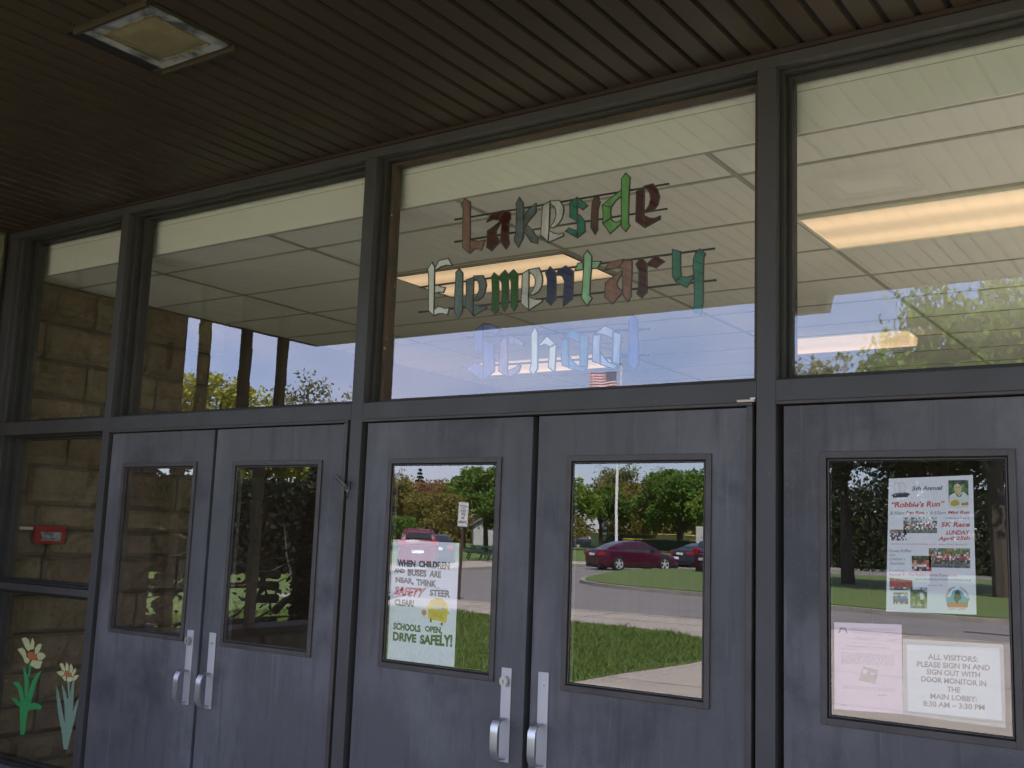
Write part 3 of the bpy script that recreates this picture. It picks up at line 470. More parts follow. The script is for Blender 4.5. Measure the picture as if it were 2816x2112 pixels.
FL = [{'petals':[[[-3.6362,.9282],[-3.5969,.9379],[-3.5586,.9269],[-3.5365,.8786],[-3.5561,.8619],[-3.5864,.8794]],[[-3.5297,.9418],[-3.5046,.9163],[-3.5056,.8813],[-3.5357,.8737],[-3.5445,.898]],[[-3.4315,.9149],[-3.4399,.8869],[-3.4654,.855],[-3.4925,.8575],[-3.4933,.8873],[-3.4664,.912]],[[-3.3813,.8526],[-3.4164,.8272],[-3.4555,.8236],[-3.4689,.8497],[-3.4496,.8663],[-3.4101,.8673]],[[-3.6662,.865],[-3.6228,.8788],[-3.5936,.8687],[-3.5713,.8456],[-3.5731,.8304],[-3.6044,.8275]],[[-3.6044,.8275],[-3.5687,.8308],[-3.5306,.8192],[-3.5488,.7951],[-3.5812,.7996]],[[-3.5125,.8184],[-3.4507,.8216],[-3.4108,.8203],[-3.4262,.7819],[-3.4605,.7762],[-3.5254,.7898]]],'centre':[[-3.5617,.8515],[-3.5368,.8637],[-3.4861,.8557],[-3.4612,.8405],[-3.4716,.8237],[-3.5109,.8186],[-3.5533,.8297]],'green':[[[-3.5557,.4062],[-3.5162,.4113],[-3.507,.5348],[-3.4876,.5763],[-3.4575,.6828],[-3.4111,.7711],[-3.4554,.747],[-3.4923,.7038],[-3.5233,.6265],[-3.5498,.5988],[-3.578,.6553],[-3.61,.6818],[-3.6567,.687],[-3.687,.6764],[-3.628,.655],[-3.5897,.5944],[-3.5854,.5454]],[[-3.5947,.7733],[-3.5768,.775],[-3.523,.7007],[-3.5225,.6216],[-3.5489,.6187],[-3.5672,.6962]],[[-3.5341,.8139],[-3.5121,.7911],[-3.5229,.7255],[-3.5362,.7242]],[[-3.6807,.5918],[-3.6352,.5943],[-3.5906,.5745],[-3.5862,.5502],[-3.6397,.5689]],[[-3.4885,.5811],[-3.4463,.5932],[-3.3925,.5871],[-3.3734,.5772],[-3.397,.5623],[-3.4834,.5523],[-3.507,.5348]]]},{'petals':[[[-3.2469,.8233],[-3.2184,.8308],[-3.1884,.8023],[-3.1895,.7829],[-3.2209,.7943]],[[-3.1859,.8387],[-3.1625,.824],[-3.1572,.7908],[-3.1823,.7908],[-3.1891,.8167]],[[-3.1435,.8354],[-3.1163,.8116],[-3.1269,.7842],[-3.1482,.7869],[-3.152,.8106]],[[-3.0922,.8163],[-3.0917,.7972],[-3.1157,.7662],[-3.1295,.7744],[-3.1169,.7996]],[[-3.2671,.7753],[-3.2285,.7887],[-3.1936,.7825],[-3.1954,.7679],[-3.2234,.7579]],[[-3.0603,.7813],[-3.0809,.7554],[-3.1079,.7431],[-3.119,.7611],[-3.0927,.778]],[[-3.2147,.7563],[-3.1826,.7667],[-3.166,.742],[-3.1821,.7379]],[[-3.1649,.7613],[-3.1239,.7654],[-3.1127,.7474],[-3.1359,.7365],[-3.1615,.7401]]],'centre':[[-3.1959,.7799],[-3.1681,.7899],[-3.1336,.7836],[-3.133,.7693],[-3.1593,.7619],[-3.1911,.766]],'green':[[[-3.1365,.3825],[-3.1025,.3871],[-3.079,.4863],[-3.0346,.6703],[-3.0558,.6491],[-3.0865,.5842],[-3.0956,.7444],[-3.116,.7423],[-3.1259,.6746],[-3.1418,.6442],[-3.1684,.6795],[-3.2092,.7232],[-3.1924,.6721],[-3.1659,.613],[-3.1451,.511],[-3.1875,.5914],[-3.224,.6591],[-3.2527,.7042],[-3.249,.6564],[-3.2167,.5641],[-3.1661,.461]],[[-3.1615,.7401],[-3.1406,.7398],[-3.1277,.6601],[-3.14,.6587]]]}]
# ------------------------------------------------------------------ the school building
ZS, ZC, YF = 3.357, 3.107, 0.1           # porch soffit, lobby ceiling, fixed glazing plane
XW = -4.011                              # face of the stone wall beside the entrance
school = thing('school_building', 'school building with brown slatted porch roof, stone side wall and glazed entrance bays', 'building')

def stone_wall_mesh(mb, y0, y1, z0, z1, x, seed, depth=.05):
    """rock-faced ashlar laid in random courses on a wall facing +X"""
    rng = random.Random(seed)
    mb.box(x - .30, x - depth * .55, y0, y1, z0, z1, 1)
    z = z0
    while z < z1 - .02:
        h = rng.choice([.15, .17, .20, .235, .235, .25])
        if z1 - z - h < .1: h = z1 - z
        y = y0 - rng.uniform(0, .3)
        while y < y1 - .01:
            w = rng.uniform(.34, .78)
            a, b = max(y, y0), min(y + w, y1)
            if y1 - b < .08: b = y1; w = b - y + .01
            if b - a > .04:
                g = .0045
                nx = max(4, int((b - a) / .022)); nz = max(4, int(h / .022))
                amp = rng.uniform(.014, .03); ph = rng.uniform(0, 100)
                tilt = rng.uniform(-.04, .04)
                vs_ = []
                for j in range(nz + 1):
                    for i in range(nx + 1):
                        u, v = i / nx, j / nz
                        yy = a + g + (b - a - 2 * g) * u; zz = z + g + (h - 2 * g) * v
                        e = min(u, 1 - u) * (b - a) ; e2 = min(v, 1 - v) * h
                        edge = min(1, min(e, e2) / .016)
                        n_ = noise.fractal(Vector((yy * 7 + ph, zz * 9, ph)), 1.0, 2.2, 4)
                        d = edge ** .5 * (.016 + amp * (n_ * .9 + .30) + tilt * (u - .5) * .4)
                        vs_.append((x - depth * .55 + max(.002, d) + (0 if edge > 0 else -.006), yy, zz))
                fs = [(j * (nx + 1) + i, j * (nx + 1) + i + 1, (j + 1) * (nx + 1) + i + 1, (j + 1) * (nx + 1) + i) for j in range(nz) for i in range(nx)]
                mb.add(vs_, fs, 0)
            y += w
        z += h

m = MB(); stone_wall_mesh(m, -1.21, -.004, -.1, ZS, XW, 4)
o = m.build('stone_wall', [STONE, MORTAR], school)
o['label'] = 'rock-faced tan stone wall at the left end of the porch'
m = MB(); stone_wall_mesh(m, .125, 1.75, -.1, ZC, XW + .0, 9)
o = m.build('stone_wall', [STONE, MORTAR], school)
o['label'] = 'rock-faced tan stone wall seen through the glass in the lobby'
# low wall and the three thin stone fins standing on it
m = MB(); stone_wall_mesh(m, -3.3, -1.214, -.1, .80, XW, 21)
m.box(XW - .32, XW + .01, -3.32, -1.214, .802, .845, 1)
m.build('low_wall', [STONE, MORTAR], school)
for k, (a, b) in enumerate(((-1.408, -1.338), (-1.80, -1.73), (-2.175, -2.105))):
    m = MB(); rng = random.Random(60 + k); z = .848
    while z < ZS - .002:
        h = min(rng.uniform(.07, .2), ZS - .002 - z)
        if ZS - z - h < .06: h = ZS - .002 - z
        j = lambda s_=.006: rng.uniform(-s_, s_)
        vs_ = [(XW - .06 + j(), a + j(), z), (XW + j(), a + j(), z), (XW + j(), b + j(), z), (XW - .06 + j(), b + j(), z)]
        vs_ += [(v[0] + j(.004), v[1] + j(.004), z + h - .002) for v in vs_]
        m.add(vs_, [(0, 3, 2, 1), (4, 5, 6, 7), (0, 1, 5, 4), (1, 2, 6, 5), (2, 3, 7, 6), (3, 0, 4, 7)], 0)
        z += h
    m.build('stone_fin', [STONE], school)

# porch soffit: tongue boards of brown metal running out from the glass, dark grooves between
YO = -3.538
m = MB(); px, x = .0985, .212 - .0985 * 56
m.box(-5.10, 7.6, YO, .16, ZS + .012, ZS + .05, 1)
while x < 7.6:
    a, b = max(x + .012, -5.10), min(x + px - .012, 7.6)
    if b > a:
        segs = [(YO + .02, -.016)]
        for lx0, lx1, ly0, ly1 in ((-1.19, -.772, -1.43, -1.028), (.566, .984, -1.546, -1.144)):
          if b > lx0 + .01 and a < lx1 - .01: segs = [(YO + .02, ly0 + .012), (ly1 - .012, -.016)]
        for s0, s1 in segs:
            zz = ZS + .0008 * math.sin(x * 37)
            m.add([(a, s0, zz), (b, s0, zz), (b, s1, zz), (a, s1, zz), (a - .004, s0, zz + .0115), (b + .004, s0, zz + .0115), (b + .004, s1, zz + .0115), (a - .004, s1, zz + .0115)],
                  [(0, 3, 2, 1), (0, 4, 7, 3), (1, 2, 6, 5), (0, 1, 5, 4), (3, 7, 6, 2)], 0)
    x += px
m.build('porch_soffit', [SOFFIT, SOFFG], school)
m = MB(); m.box(-5.12, 7.6, YO - .03, YO + .018, ZS - .004, ZS + .30); m.box(-5.13, -5.102, YO + .018, .16, ZS - .004, ZS + .30)
m.build('roof_fascia', FASC, school, bevel=.004)
m = MB(); m.box(XW, 7.6, -.014, -.003, ZS - .014, ZS + .004); m.box(XW, XW + .012, YO + .6, -.015, ZS - .010, ZS + .003)
m.build('soffit_trim', RUSTB, school)

# entrance framing
MULL = [(-2.888, -2.832), (-1.070, -1.002), (.828, .897), (2.728, 2.797)]
m = MB(); m.box(XW, 4.6, 0, .15, 3.304, ZS); m.build('header_beam', FRAME, school, bevel=.002)
for a, b in MULL:
    m = MB(); m.box(a, b, 0, .15, -.02, 3.3035); m.build('mullion', FRAME, school, bevel=.002)
m = MB(); m.box(XW - .3, XW + .002, .01, .12, -.1, ZS - .002); m.box(XW + .003, -3.93, .003, .15, -.02, 3.3035); m.box(-3.93, -3.905, .028, .15, -.02, 3.3035); m.build('jamb', FRAME, school, bevel=.002)
spans = [(-3.905, MULL[0][0]), (MULL[0][1], MULL[1][0]), (MULL[1][1], MULL[2][0]), (MULL[2][1], MULL[3][0])]
for k, (a, b) in enumerate(spans):
    a2 = a if k else -3.93
    m = MB(); m.box(a2 + .0005, b - .0005, .0, .15, 2.093, 2.167); m.build('transom_rail', FRAME, school, bevel=.002)

def ring(mb, x0, x1, z0, z1, w, y0, y1, mi=0, wz=None):
    wz = wz or w
    mb.box(x0, x0 + w, y0, y1, z0, z1, mi); mb.box(x1 - w, x1, y0, y1, z0, z1, mi)
    mb.box(x0 + w, x1 - w, y0, y1, z1 - wz, z1, mi); mb.box(x0 + w, x1 - w, y0, y1, z0, z0 + wz, mi)
def pane_mesh(mb, x0, x1, z0, z1, y, t=.005):
    mb.box(x0, x1, y, y + t, z0, z1, 1)
    for i in range(len(mb.f) - 6, len(mb.f)):
        if mb.f[i] and all(abs(mb.v[q][1] - y) < 1e-6 for q in mb.f[i]): mb.mi[i] = 0
def fixed_window(a, b, z0, z1, label, bead_mat=STOP, stop=.04):
    w = bpy.data.objects.new('fixed_window', None); COL.objects.link(w); w.parent = school; w['label'] = label
    m = MB(); s = stop * .5
    ring(m, a, b, z0, z1, s, .045, .14, 0, wz=.012)
    m.build('window_frame', STOP, w, bevel=.002)
    m = MB(); ring(m, a + s, b - s, z0 + .012, z1 - .012, s, .082, .135, 0, wz=.012)
    m.build('glazing_bead', bead_mat, w, bevel=.002)
    m = MB(); pane_mesh(m, a + s + .012, b - s - .012, z0 + .018, z1 - .018, YF - .005)
    m.build('pane', [GLASS, CLEAR], w)
    return w
ZT0, ZT1 = 2.167, 3.3035
fixed_window(spans[0][0], spans[0][1], ZT0, ZT1, 'narrow transom pane next to the stone wall', stop=.09)
fixed_window(spans[1][0], spans[1][1], ZT0, ZT1, 'transom pane reflecting stone fins and sky', stop=.062)
fixed_window(spans[2][0], spans[2][1], ZT0, ZT1, 'transom pane behind the stained-glass school name', BEAD, stop=.042)
fixed_window(spans[3][0], spans[3][1], ZT0, ZT1, 'transom pane reflecting a leafy tree', stop=.03)
# sidelight: two panes either side of a slim bar
fixed_window(spans[0][0], spans[0][1], 1.245, 2.093, 'sidelight pane with the red alarm box behind it', stop=.09)
fixed_window(spans[0][0], spans[0][1], .26, 1.205, 'lower sidelight pane with paper flowers', stop=.09)
m = MB(); m.box(-3.905, spans[0][1], .0, .14, 1.2055, 1.2445); m.build('sidelight_bar', FRAME, school, bevel=.003)
m = MB(); m.box(-3.905, spans[0][1], .012, .15, -.02, .2595); m.build('kick_panel', DOORP, school, bevel=.003)
# slim stop lip that the doors close against
for a, b in spans[1:]:
    m = MB(); m.box(b - .034, b - .013, -.004, .06, -.02, 2.0805); m.box(a + .002, b - .013, -.005, .06, 2.0815, 2.0925)
    m.build('door_stop', TRIM, school, bevel=.0015)
    m = MB(); m.box(a + .0005, a + .03, .065, .14, -.02, 2.0925); m.box(b - .0125, b - .0005, .03, .14, -.02, 2.0925); m.box((a + b) / 2 - .03, (a + b) / 2 + .03, .064, .075, .01, 2.09); m.build('door_gap_shade', GAP, school)  # near-black strips stand in for the shade in the door gaps
# glazed bays added out of view so more daylight reaches the lobby
m = MB(); m.box(4.6, 7.6, 0, .15, 3.304, ZS); m.box(2.797, 7.6, 0, .15, -.02, .30); m.box(2.7975, 7.6, .001, .15, 2.093, 2.167); m.box(7.5, 7.6, .002, .15, .301, 3.303)
for x in (4.36, 5.93): m.box(x, x + .07, .002, .15, .301, 3.303)
m.build('added_glazing_frame', FRAME, school)
m = MB(); pane_mesh(m, 2.80, 7.5, .301, 2.092, YF - .005); pane_mesh(m, 2.80, 7.5, 2.168, 3.303, YF - .005); m.build('added_glazing', [GLASS, CLEAR], school)

# lobby shell
m = MB(); m.box(XW - .3, 7.4, .15, 11.0, -.12, -.005); m.build('lobby_floor', LOBF, school)
m = MB(); ADDED_RLS = ((3.2, 5.2, 1.8, 5.4),)         # unseen roof-light, added so daylight brightens the lobby ceiling
def cut(rect, holes):
    """split a rectangle (x0, x1, y0, y1) round rectangular holes"""
    out = [rect]
    for hx0, hx1, hy0, hy1 in holes:
        nxt = []
        for x0, x1, y0, y1 in out:
            if hx0 >= x1 or hx1 <= x0 or hy0 >= y1 or hy1 <= y0: nxt.append((x0, x1, y0, y1)); continue
            if hy0 > y0: nxt.append((x0, x1, y0, hy0))
            if hy1 < y1: nxt.append((x0, x1, hy1, y1))
            a, b = max(y0, hy0), min(y1, hy1)
            if hx0 > x0: nxt.append((x0, hx0, a, b))
            if hx1 < x1: nxt.append((hx1, x1, a, b))
        out = nxt
    return out
for a in cut((XW - .3, 7.4, .176, 11.0), ADDED_RLS): m.box(*a, ZC, ZC + .04)
m.build('lobby_ceiling', TILE, school)
for q in ADDED_RLS:
    m = MB()
    for a in ((q[0] - .06, q[0], q[2] - .06, q[3] + .06), (q[1], q[1] + .06, q[2] - .06, q[3] + .06), (q[0], q[1], q[2] - .06, q[2]), (q[0], q[1], q[3], q[3] + .06)): m.box(*a, ZC + .041, ZS + .42)
    m.build('added_rooflight_kerb', WHITEP, school)
m = MB(); m.box(XW, 7.4, .168, .1755, ZC - .004, ZS - .002); m.box(XW, 7.4, .1655, .1678, 3.262, 3.264, 1); m.build('bulkhead', [WHITEP, TBAR], school)
m = MB()
gy = [.49 + .0, 1.118, 1.728, 2.338, 2.948, 3.558, 4.168, 4.778, 5.388, 5.998]
gx = [-3.132 + 1.2265 * k for k in range(9)]
m.box(XW, 7.4, .1758, .192, ZC - .006, ZC - .0005)
for y in gy: m.box(XW, 2.55, y - .011, y + .011, ZC - .004, ZC - .0005)
for x in gx[:5]: m.box(x - .013, x + .013, .192, 7.15, ZC - .0055, ZC - .0045)
m.build('ceiling_grid', TBAR, school)
m = MB(); m.box(XW - .3, 7.4, 10.6, 10.8, -.1, ZC); m.box(7.25, 7.4, .15, 10.6, -.1, ZC); m.box(XW - .28, XW - .02, 1.752, 10.6, -.1, ZC); m.build('lobby_wall', LOBW, school)

m = MB()
for a in cut((-5.10, 7.6, YO + .02, 11.2), [(q[0] - .061, q[1] + .061, q[2] - .061, q[3] + .061) for q in ADDED_RLS]): m.box(*a, ZS + .055, ZS + .285)
m.build('roof', FASC, school)

# lobby ceiling lamps, two flush troffers and two wrap-round fittings further in
def troffer(x0, y0, label, trim):
    t = thing('ceiling_lamp', label, 'ceiling lamp', (x0, y0, ZC - .004), group='fluorescent lamps on the lobby ceiling')
    m = MB(); w, d = 1.20, .586
    m.box(0, w, 0, .016, -.012, -.001); m.box(0, w, d - .016, d, -.012, -.001); m.box(0, .016, .016, d - .016, -.012, -.001); m.box(w - .016, w, .016, d - .016, -.012, -.001)
    m.build('lamp_frame', trim, t)
    m = MB(); nx_ = 10
    vs_ = [(x, .016 + (d - .032) * i / nx_, -.005 - .0035 * math.sin(math.pi * i / nx_)) for i in range(nx_ + 1) for x in (.016, w - .016)]
    m.add(vs_, [(2 * i, 2 * i + 2, 2 * i + 3, 2 * i + 1) for i in range(nx_)]); m.build('lamp_lens', LAMP, t, smooth=True)
    return t
troffer(.555, 1.14, 'lit flush ceiling lamp high in the right-hand transom', LAMPF)
troffer(-1.893, 1.14, 'lit flush ceiling lamp with a gleaming rim behind the stained-glass words', CHROME)
def wrap(x0, y0, label, w=1.22):
    t = thing('ceiling_lamp', label, 'ceiling lamp', (x0, y0, ZC - .004), group='fluorescent lamps on the lobby ceiling')
    m = MB(); n_ = 8; d = .30
    vs_ = [(x, d / 2 - d / 2 * math.cos(math.pi * i / n_), -.012 - .075 * math.sin(math.pi * i / n_) ** .6) for i in range(n_ + 1) for x in (.012, w - .012)]
    m.add(vs_, [(2 * i, 2 * i + 2, 2 * i + 3, 2 * i + 1) for i in range(n_)])
    for q in (0, 1): m.add([vs_[2 * i + q] for i in range(n_ + 1)], [tuple(range(n_ + 1))])
    m.build('lamp_lens', LAMP, t, smooth=True)
    m = MB(); m.box(0, w, -.01, d + .01, -.012, -.0005); m.build('lamp_frame', LAMPF, t)
    return t
wrap(-.64, 3.89, 'lit wrap-round ceiling lamp deep in the lobby, seen over reflected shrub tops', .99)
wrap(-3.33, 3.89, 'lit wrap-round ceiling lamp behind the lowest stained-glass word')
wrap(1.6, 3.89, 'lit wrap-round ceiling lamp hidden behind the reflected tree')

# vestibule notice and inner door seen dimly through the right-hand door
t = thing('lobby_door', 'dark wooden door with a small window at the back of the lobby', 'door', (-2.35, 10.58, 0))
m = MB(); m.box(-.5, .5, -.05, 0, 0, 2.1); m.build('slab', LOBW, t)
m = MB(); m.box(-.27, .0, -.058, -.051, 1.68, 1.87); m.build('door_window', CARGL, t)
m = MB(); m.box(-.27, -.215, -.062, -.0585, 1.60, 1.98); m.build('paper_strip', PAPER, t)

# ------------------------------------------------------------------ doors
def pull_handle(parent, cx, zb, zt, cylinder):
    pl_ = MB(); w = .0465
    pl_.box(cx - w / 2, cx + w / 2, .0105, .0148, zb, zt)
    plate = pl_.build('handle_plate', PLATE, parent, bevel=.0012)
    zh0, zh1 = zb + .012, zb + .162
    m = MB(); hw = .017
    prof = [(.0105, zh1), (-.012, zh1 + .001), (-.034, zh1 - .006), (-.047, zh1 - .026), (-.049, zh1 - .05), (-.049, zh0 + .045), (-.045, zh0 + .022), (-.032, zh0 + .004), (.0105, zh0)]
    vs_, fs = [], []
    for i, (y, z) in enumerate(prof):
        a = prof[max(i - 1, 0)]; b = prof[min(i + 1, len(prof) - 1)]
        ty, tz = b[0] - a[0], b[1] - a[1]; l = math.hypot(ty, tz); ny, nz_ = tz / l, -ty / l
        for sx, k in ((-1, .003), (1, .003), (1, -.003), (-1, -.003)): vs_.append((cx - .006 + sx * hw, y + ny * k, z + nz_ * k))
    for i in range(len(prof) - 1):
        for j in range(4): fs.append((i * 4 + j, i * 4 + (j + 1) % 4, (i + 1) * 4 + (j + 1) % 4, (i + 1) * 4 + j))
    m.add(vs_, fs); m.build('pull', STEEL, plate, smooth=True)
    if cylinder:
        m = MB(); m.disc((cx - .002, .003, zt - .050), (0, 1, 0), .0195, .016, 24, 0); m.disc((cx - .002, -.0055, zt - .050), (0, 1, 0), .015, .003, 24, 0); m.box(cx - .0035, cx - .0005, -.0078, -.0068, zt - .058, zt - .044, 1)
        m.build('lock_cylinder', [STEEL, GAP], plate, smooth=True)
    else:
        m = MB(); m.disc((cx, .0085, zt - .048), (0, 1, 0), .005, .004, 14); m.build('screw', STEEL, plate, smooth=True)
def door(x0, x1, wx, label, cx, cyl):
    d = thing('door', label, 'door', ((x0 + x1) / 2, .015, 0), group='dark steel entrance doors')
    ox = (x0 + x1) / 2
    W0, W1, Z0, Z1 = wx, wx + .597, 1.044, 1.918
    # slab with an opening
    m = MB(); c = .02
    for a, b, e, f in ((x0, W0 + c, 0.012, 2.076), (W1 - c, x1, .012, 2.076), (W0 + c, W1 - c, Z1 - c, 2.076), (W0 + c, W1 - c, .012, Z0 + c)):
        m.box(a - ox, b - ox, 0, .044, e, f)
    m.build('slab', DOORP, d)
    wf = MB()
    ring(wf, W0 - ox, W1 - ox, Z0, Z1, .021, -.009, .004)
    ring(wf, W0 - ox + .021, W1 - ox - .021, Z0 + .021, Z1 - .021, .0045, .004, .012, 1)
    ring(wf, W0 - ox + .0255, W1 - ox - .0255, Z0 + .0255, Z1 - .0255, .004, -.003, .012)
    ring(wf, W0 - ox + .0295, W1 - ox - .0295, Z0 + .0295, Z1 - .0295, .004, .003, .012, 1)
    wn = wf.build('window_frame', [TRIM, GAP], d, bevel=.001)
    m = MB(); pane_mesh(m, -.2665, .2665, -.405, .405, -.0025)
    p = m.build('pane', [GLASSD, CLEAR], wn)
    p.location = ((W0 + W1) / 2 - ox, .0035, (Z0 + Z1) / 2); p.rotation_euler = (R(-PANE_TILT), 0, 0)
    if cx is not None:
        h = bpy.data.objects.new('door_handle', None); COL.objects.link(h); h.parent = d
        h.location = (-ox, -.015, 0)
        pull_handle(h, cx, .750, 1.101, cyl)
    return d
PANE_TILT = -.22
door(-2.812, -1.991, -2.700, 'leftmost dark steel door, beside the sidelight with paper flowers', -2.054, True)
door(-1.969, -1.106, -1.836, 'dark steel door reflecting branches and a strip of sunlit lawn', -1.892, False)
door(-.977, -.104, -.843, 'dark steel door carrying the child-drawn bus safety poster', -.1865, True)
door(-.075, .793, .062, 'dark steel door whose pane reflects the maroon car and flagpole', -.0165, False)
door(.921, 1.802, 1.046, 'dark steel door carrying three papers, at the right edge', 1.735, True)
door(1.824, 2.692, 1.99, 'dark steel door beyond the right edge of the view', 1.90, False)

# door hold-open hook on the mullion between the pairs
t = thing('door_holder', 'small steel door holder stub on the mullion between the double doors', 'door holder', (-1.062, -.002, 1.79))
m = MB(); DULL = mat('dull_bronze', (.16, .14, .115), .5, metal=.5, c2=(.08, .07, .06), scale=40); m.tube([(0, 0, 0), (-.010, -.018, .016), (-.030, -.040, .046)], [.007, .0095, .0095], 10); m.disc((-.032, -.043, .049), (-.6, -.6, .6), .011, .005, 12); m.build('stub', DULL, t, smooth=True)
m = MB(); m.disc((0, .0, 0), (0, 1, 0), .017, .005, 18); m.build('base_plate', DULL, t)
m = MB(); m.tube([(.02, -.006, .03), (.025, -.012, 0), (.016, -.012, -.035), (0, -.008, -.05)], .0028, 6); m.build('hook', GAP, t, smooth=True)
t = thing('door_contact', 'worn pale metal contact strip on the door head near the mullion', 'door contact', (.806, -.0085, 2.0975))
m = MB(); m.box(-.045, .018, -.002, .004, -.004, .004); m.build('strip', mat('brass_strip', (.55, .42, .30), .4), t); m = MB(); m.box(.004, .02, -.003, .004, .0045, .010); m.build('tab', WHITE, t)

# ------------------------------------------------------------------ porch lamp and floodlight
GRUB = mat('peeling_white', (.30, .30, .27), .7, c2=(.05, .055, .045), scale=9, lo=.42, hi=.60, detail=8)
LENS = mat('yellowed_lens', (.22, .185, .095), .3, c2=(.16, .125, .06), scale=6, lo=.3, hi=.7, c3=(.26, .23, .15), scale3=14)
GASK = mat('yellow_gasket', (.30, .23, .08), .6, c2=(.12, .09, .04), scale=40)
ring2 = lambda mb, w, d, t_, z0, z1, mi=0: (mb.box(-w, -w + t_, -d, d, z0, z1, mi), mb.box(w - t_, w, -d, d, z0, z1, mi), mb.box(-w + t_, w - t_, -d, -d + t_, z0, z1, mi), mb.box(-w + t_, w - t_, d - t_, d, z0, z1, mi))
def porch_lamp(x, y, label):
    t = thing('porch_lamp', label, 'ceiling lamp', (x, y, ZS), group='square lamps in the porch soffit')
    a, b = .209, .201
    m = MB(); m.box(-a, a, -b, -b + .016, -.022, .01); m.box(-a, a, b - .016, b, -.022, .01); m.box(-a, -a + .012, -b + .016, b - .016, -.004, .01); m.box(a - .012, a, -b + .016, b - .016, -.004, .01)
    m.build('lamp_frame', SOFFIT, t, bevel=.002)
    m = MB(); ring2(m, a - .018, b - .026, .048, -.008, -.002); m.build('flange', GRUB, t)
    m = MB(); n_ = 10; w_, d_ = a - .067, b - .075
    vs_ = [(-w_ + 2 * w_ * i / n_, -d_ + 2 * d_ * j / n_, -.004 - .016 * (1 - (2 * i / n_ - 1) ** 4) * (1 - (2 * j / n_ - 1) ** 4)) for j in range(n_ + 1) for i in range(n_ + 1)]
    m.add(vs_, [(j * (n_ + 1) + i, (j + 1) * (n_ + 1) + i, (j + 1) * (n_ + 1) + i + 1, j * (n_ + 1) + i + 1) for j in range(n_) for i in range(n_)])
    m.build('lens', LENS, t, smooth=True)
    m = MB(); ring2(m, w_ + .003, d_ + .003, .005, -.011, -.0085); m.build('gasket', GASK, t)
porch_lamp(-.981, -1.229, 'square recessed porch lamp with a grubby yellowed lens')
porch_lamp(.775, -1.345, 'square porch lamp seen only as a faint reflection in the right-hand transom')

t = thing('floodlight', 'dark boxy floodlight hung under the porch edge, seen only in the right-hand transom', 'floodlight', (-.30, YO + .09, 3.352))
m = MB(); m.add([(-.21, -.07, 0), (.21, -.07, 0), (.21, .07, 0), (-.21, .07, 0), (-.195, -.055, -.135), (.185, -.055, -.135), (.185, .055, -.135), (-.195, .055, -.135)], [(0, 1, 2, 3), (4, 7, 6, 5), (0, 4, 5, 1), (1, 5, 6, 2), (2, 6, 7, 3), (3, 7, 4, 0)])
m.build('housing', FASC, t, bevel=.004)
m = MB(); m.add([(-.16, .0645, -.055), (.13, .0645, -.055), (.125, .0585, -.115), (-.155, .0585, -.115)], [(3, 2, 1, 0)]); m.build('lens', mat('flood_lens', (.45, .44, .38), .2), t)
m = MB(); m.disc((.2, 0, -.008), (0, 0, 1), .016, .012, 12); m.build('knob', FASC, t)

# ------------------------------------------------------------------ alarm box in the lobby
t = thing('alarm_box', 'small red alarm strobe box on the stone wall behind the sidelight', 'alarm box', (XW + .012, .43, 1.515))
m = MB(); m.box(0, .045, -.103, .103, -.055, .055); m.build('housing', ALARM, t, bevel=.006)
m = MB(); m.add([(.046, -.07, -.036), (.046, .07, -.036), (.058, .062, -.020), (.058, -.062, -.020), (.046, -.07, .018), (.046, .07, .018)], [(0, 1, 2, 3), (3, 2, 5, 4)]); m.build('strobe_lens', mat('strobe', (.5, .55, .55), .15, c2=(.12, .18, .16), scale=30), t)
m = MB(); m.box(.0, .016, -.20, -.1035, .028, .046); m.box(.0, .016, -.218, -.2005, .028, .60); m.build('conduit', WHITEP, t)

# ------------------------------------------------------------------ stained-glass words hung inside the transom
def came(mb, p, y, w=.0042):
    n = len(p)
    for i in range(n):
        a, b = Vector((p[i][0], 0, p[i][1])), Vector((p[(i + 1) % n][0], 0, p[(i + 1) % n][1]))
        d = b - a
        if d.length < 1e-4: continue
        d.normalize(); s = Vector((-d.z, 0, d.x)) * w / 2; e = d * w * .4
        c = [a - e - s, b + e - s, b + e + s, a - e + s]
        yy = y + .0003 * (i % 3)
        mb.add([(q.x, yy, q.z) for q in c] + [(q.x, yy + .0062, q.z) for q in c], [(0, 1, 2, 3), (7, 6, 5, 4), (0, 4, 5, 1), (2, 6, 7, 3)])
for wd, lab in zip(WORDS, ('stained-glass word Lakeside, topmost of three, hung on two black bars', 'stained-glass word Elementary, longest of three, hung on two black bars', 'stained-glass word School, lowest of three, pale against the reflected sky')):
    allp = [q for l in wd['letters'] for p in l[1] for q in p]
    cx_ = sum(q[0] for q in allp) / len(allp); cz_ = min(q[1] for q in allp)
    t = thing('stained_glass_word', lab, 'stained glass', (cx_, .12, cz_), group='stained-glass words of the school name')
    for br in wd['bars']:
        m = MB(); m.plate([(x - cx_, z - cz_) for x, z in br], .007, .006); m.build('support_bar', BARM, t)
    for c, polys in wd['letters']:
        m = MB(); k = MB()
        for p in polys:
            q = [(x - cx_, z - cz_) for x, z in p]
            m.plate(q, .0, .003); came(k, q, -.0015)
        lt = m.build('letter', AG[c], t); k.build('lead_came', LEAD, lt)

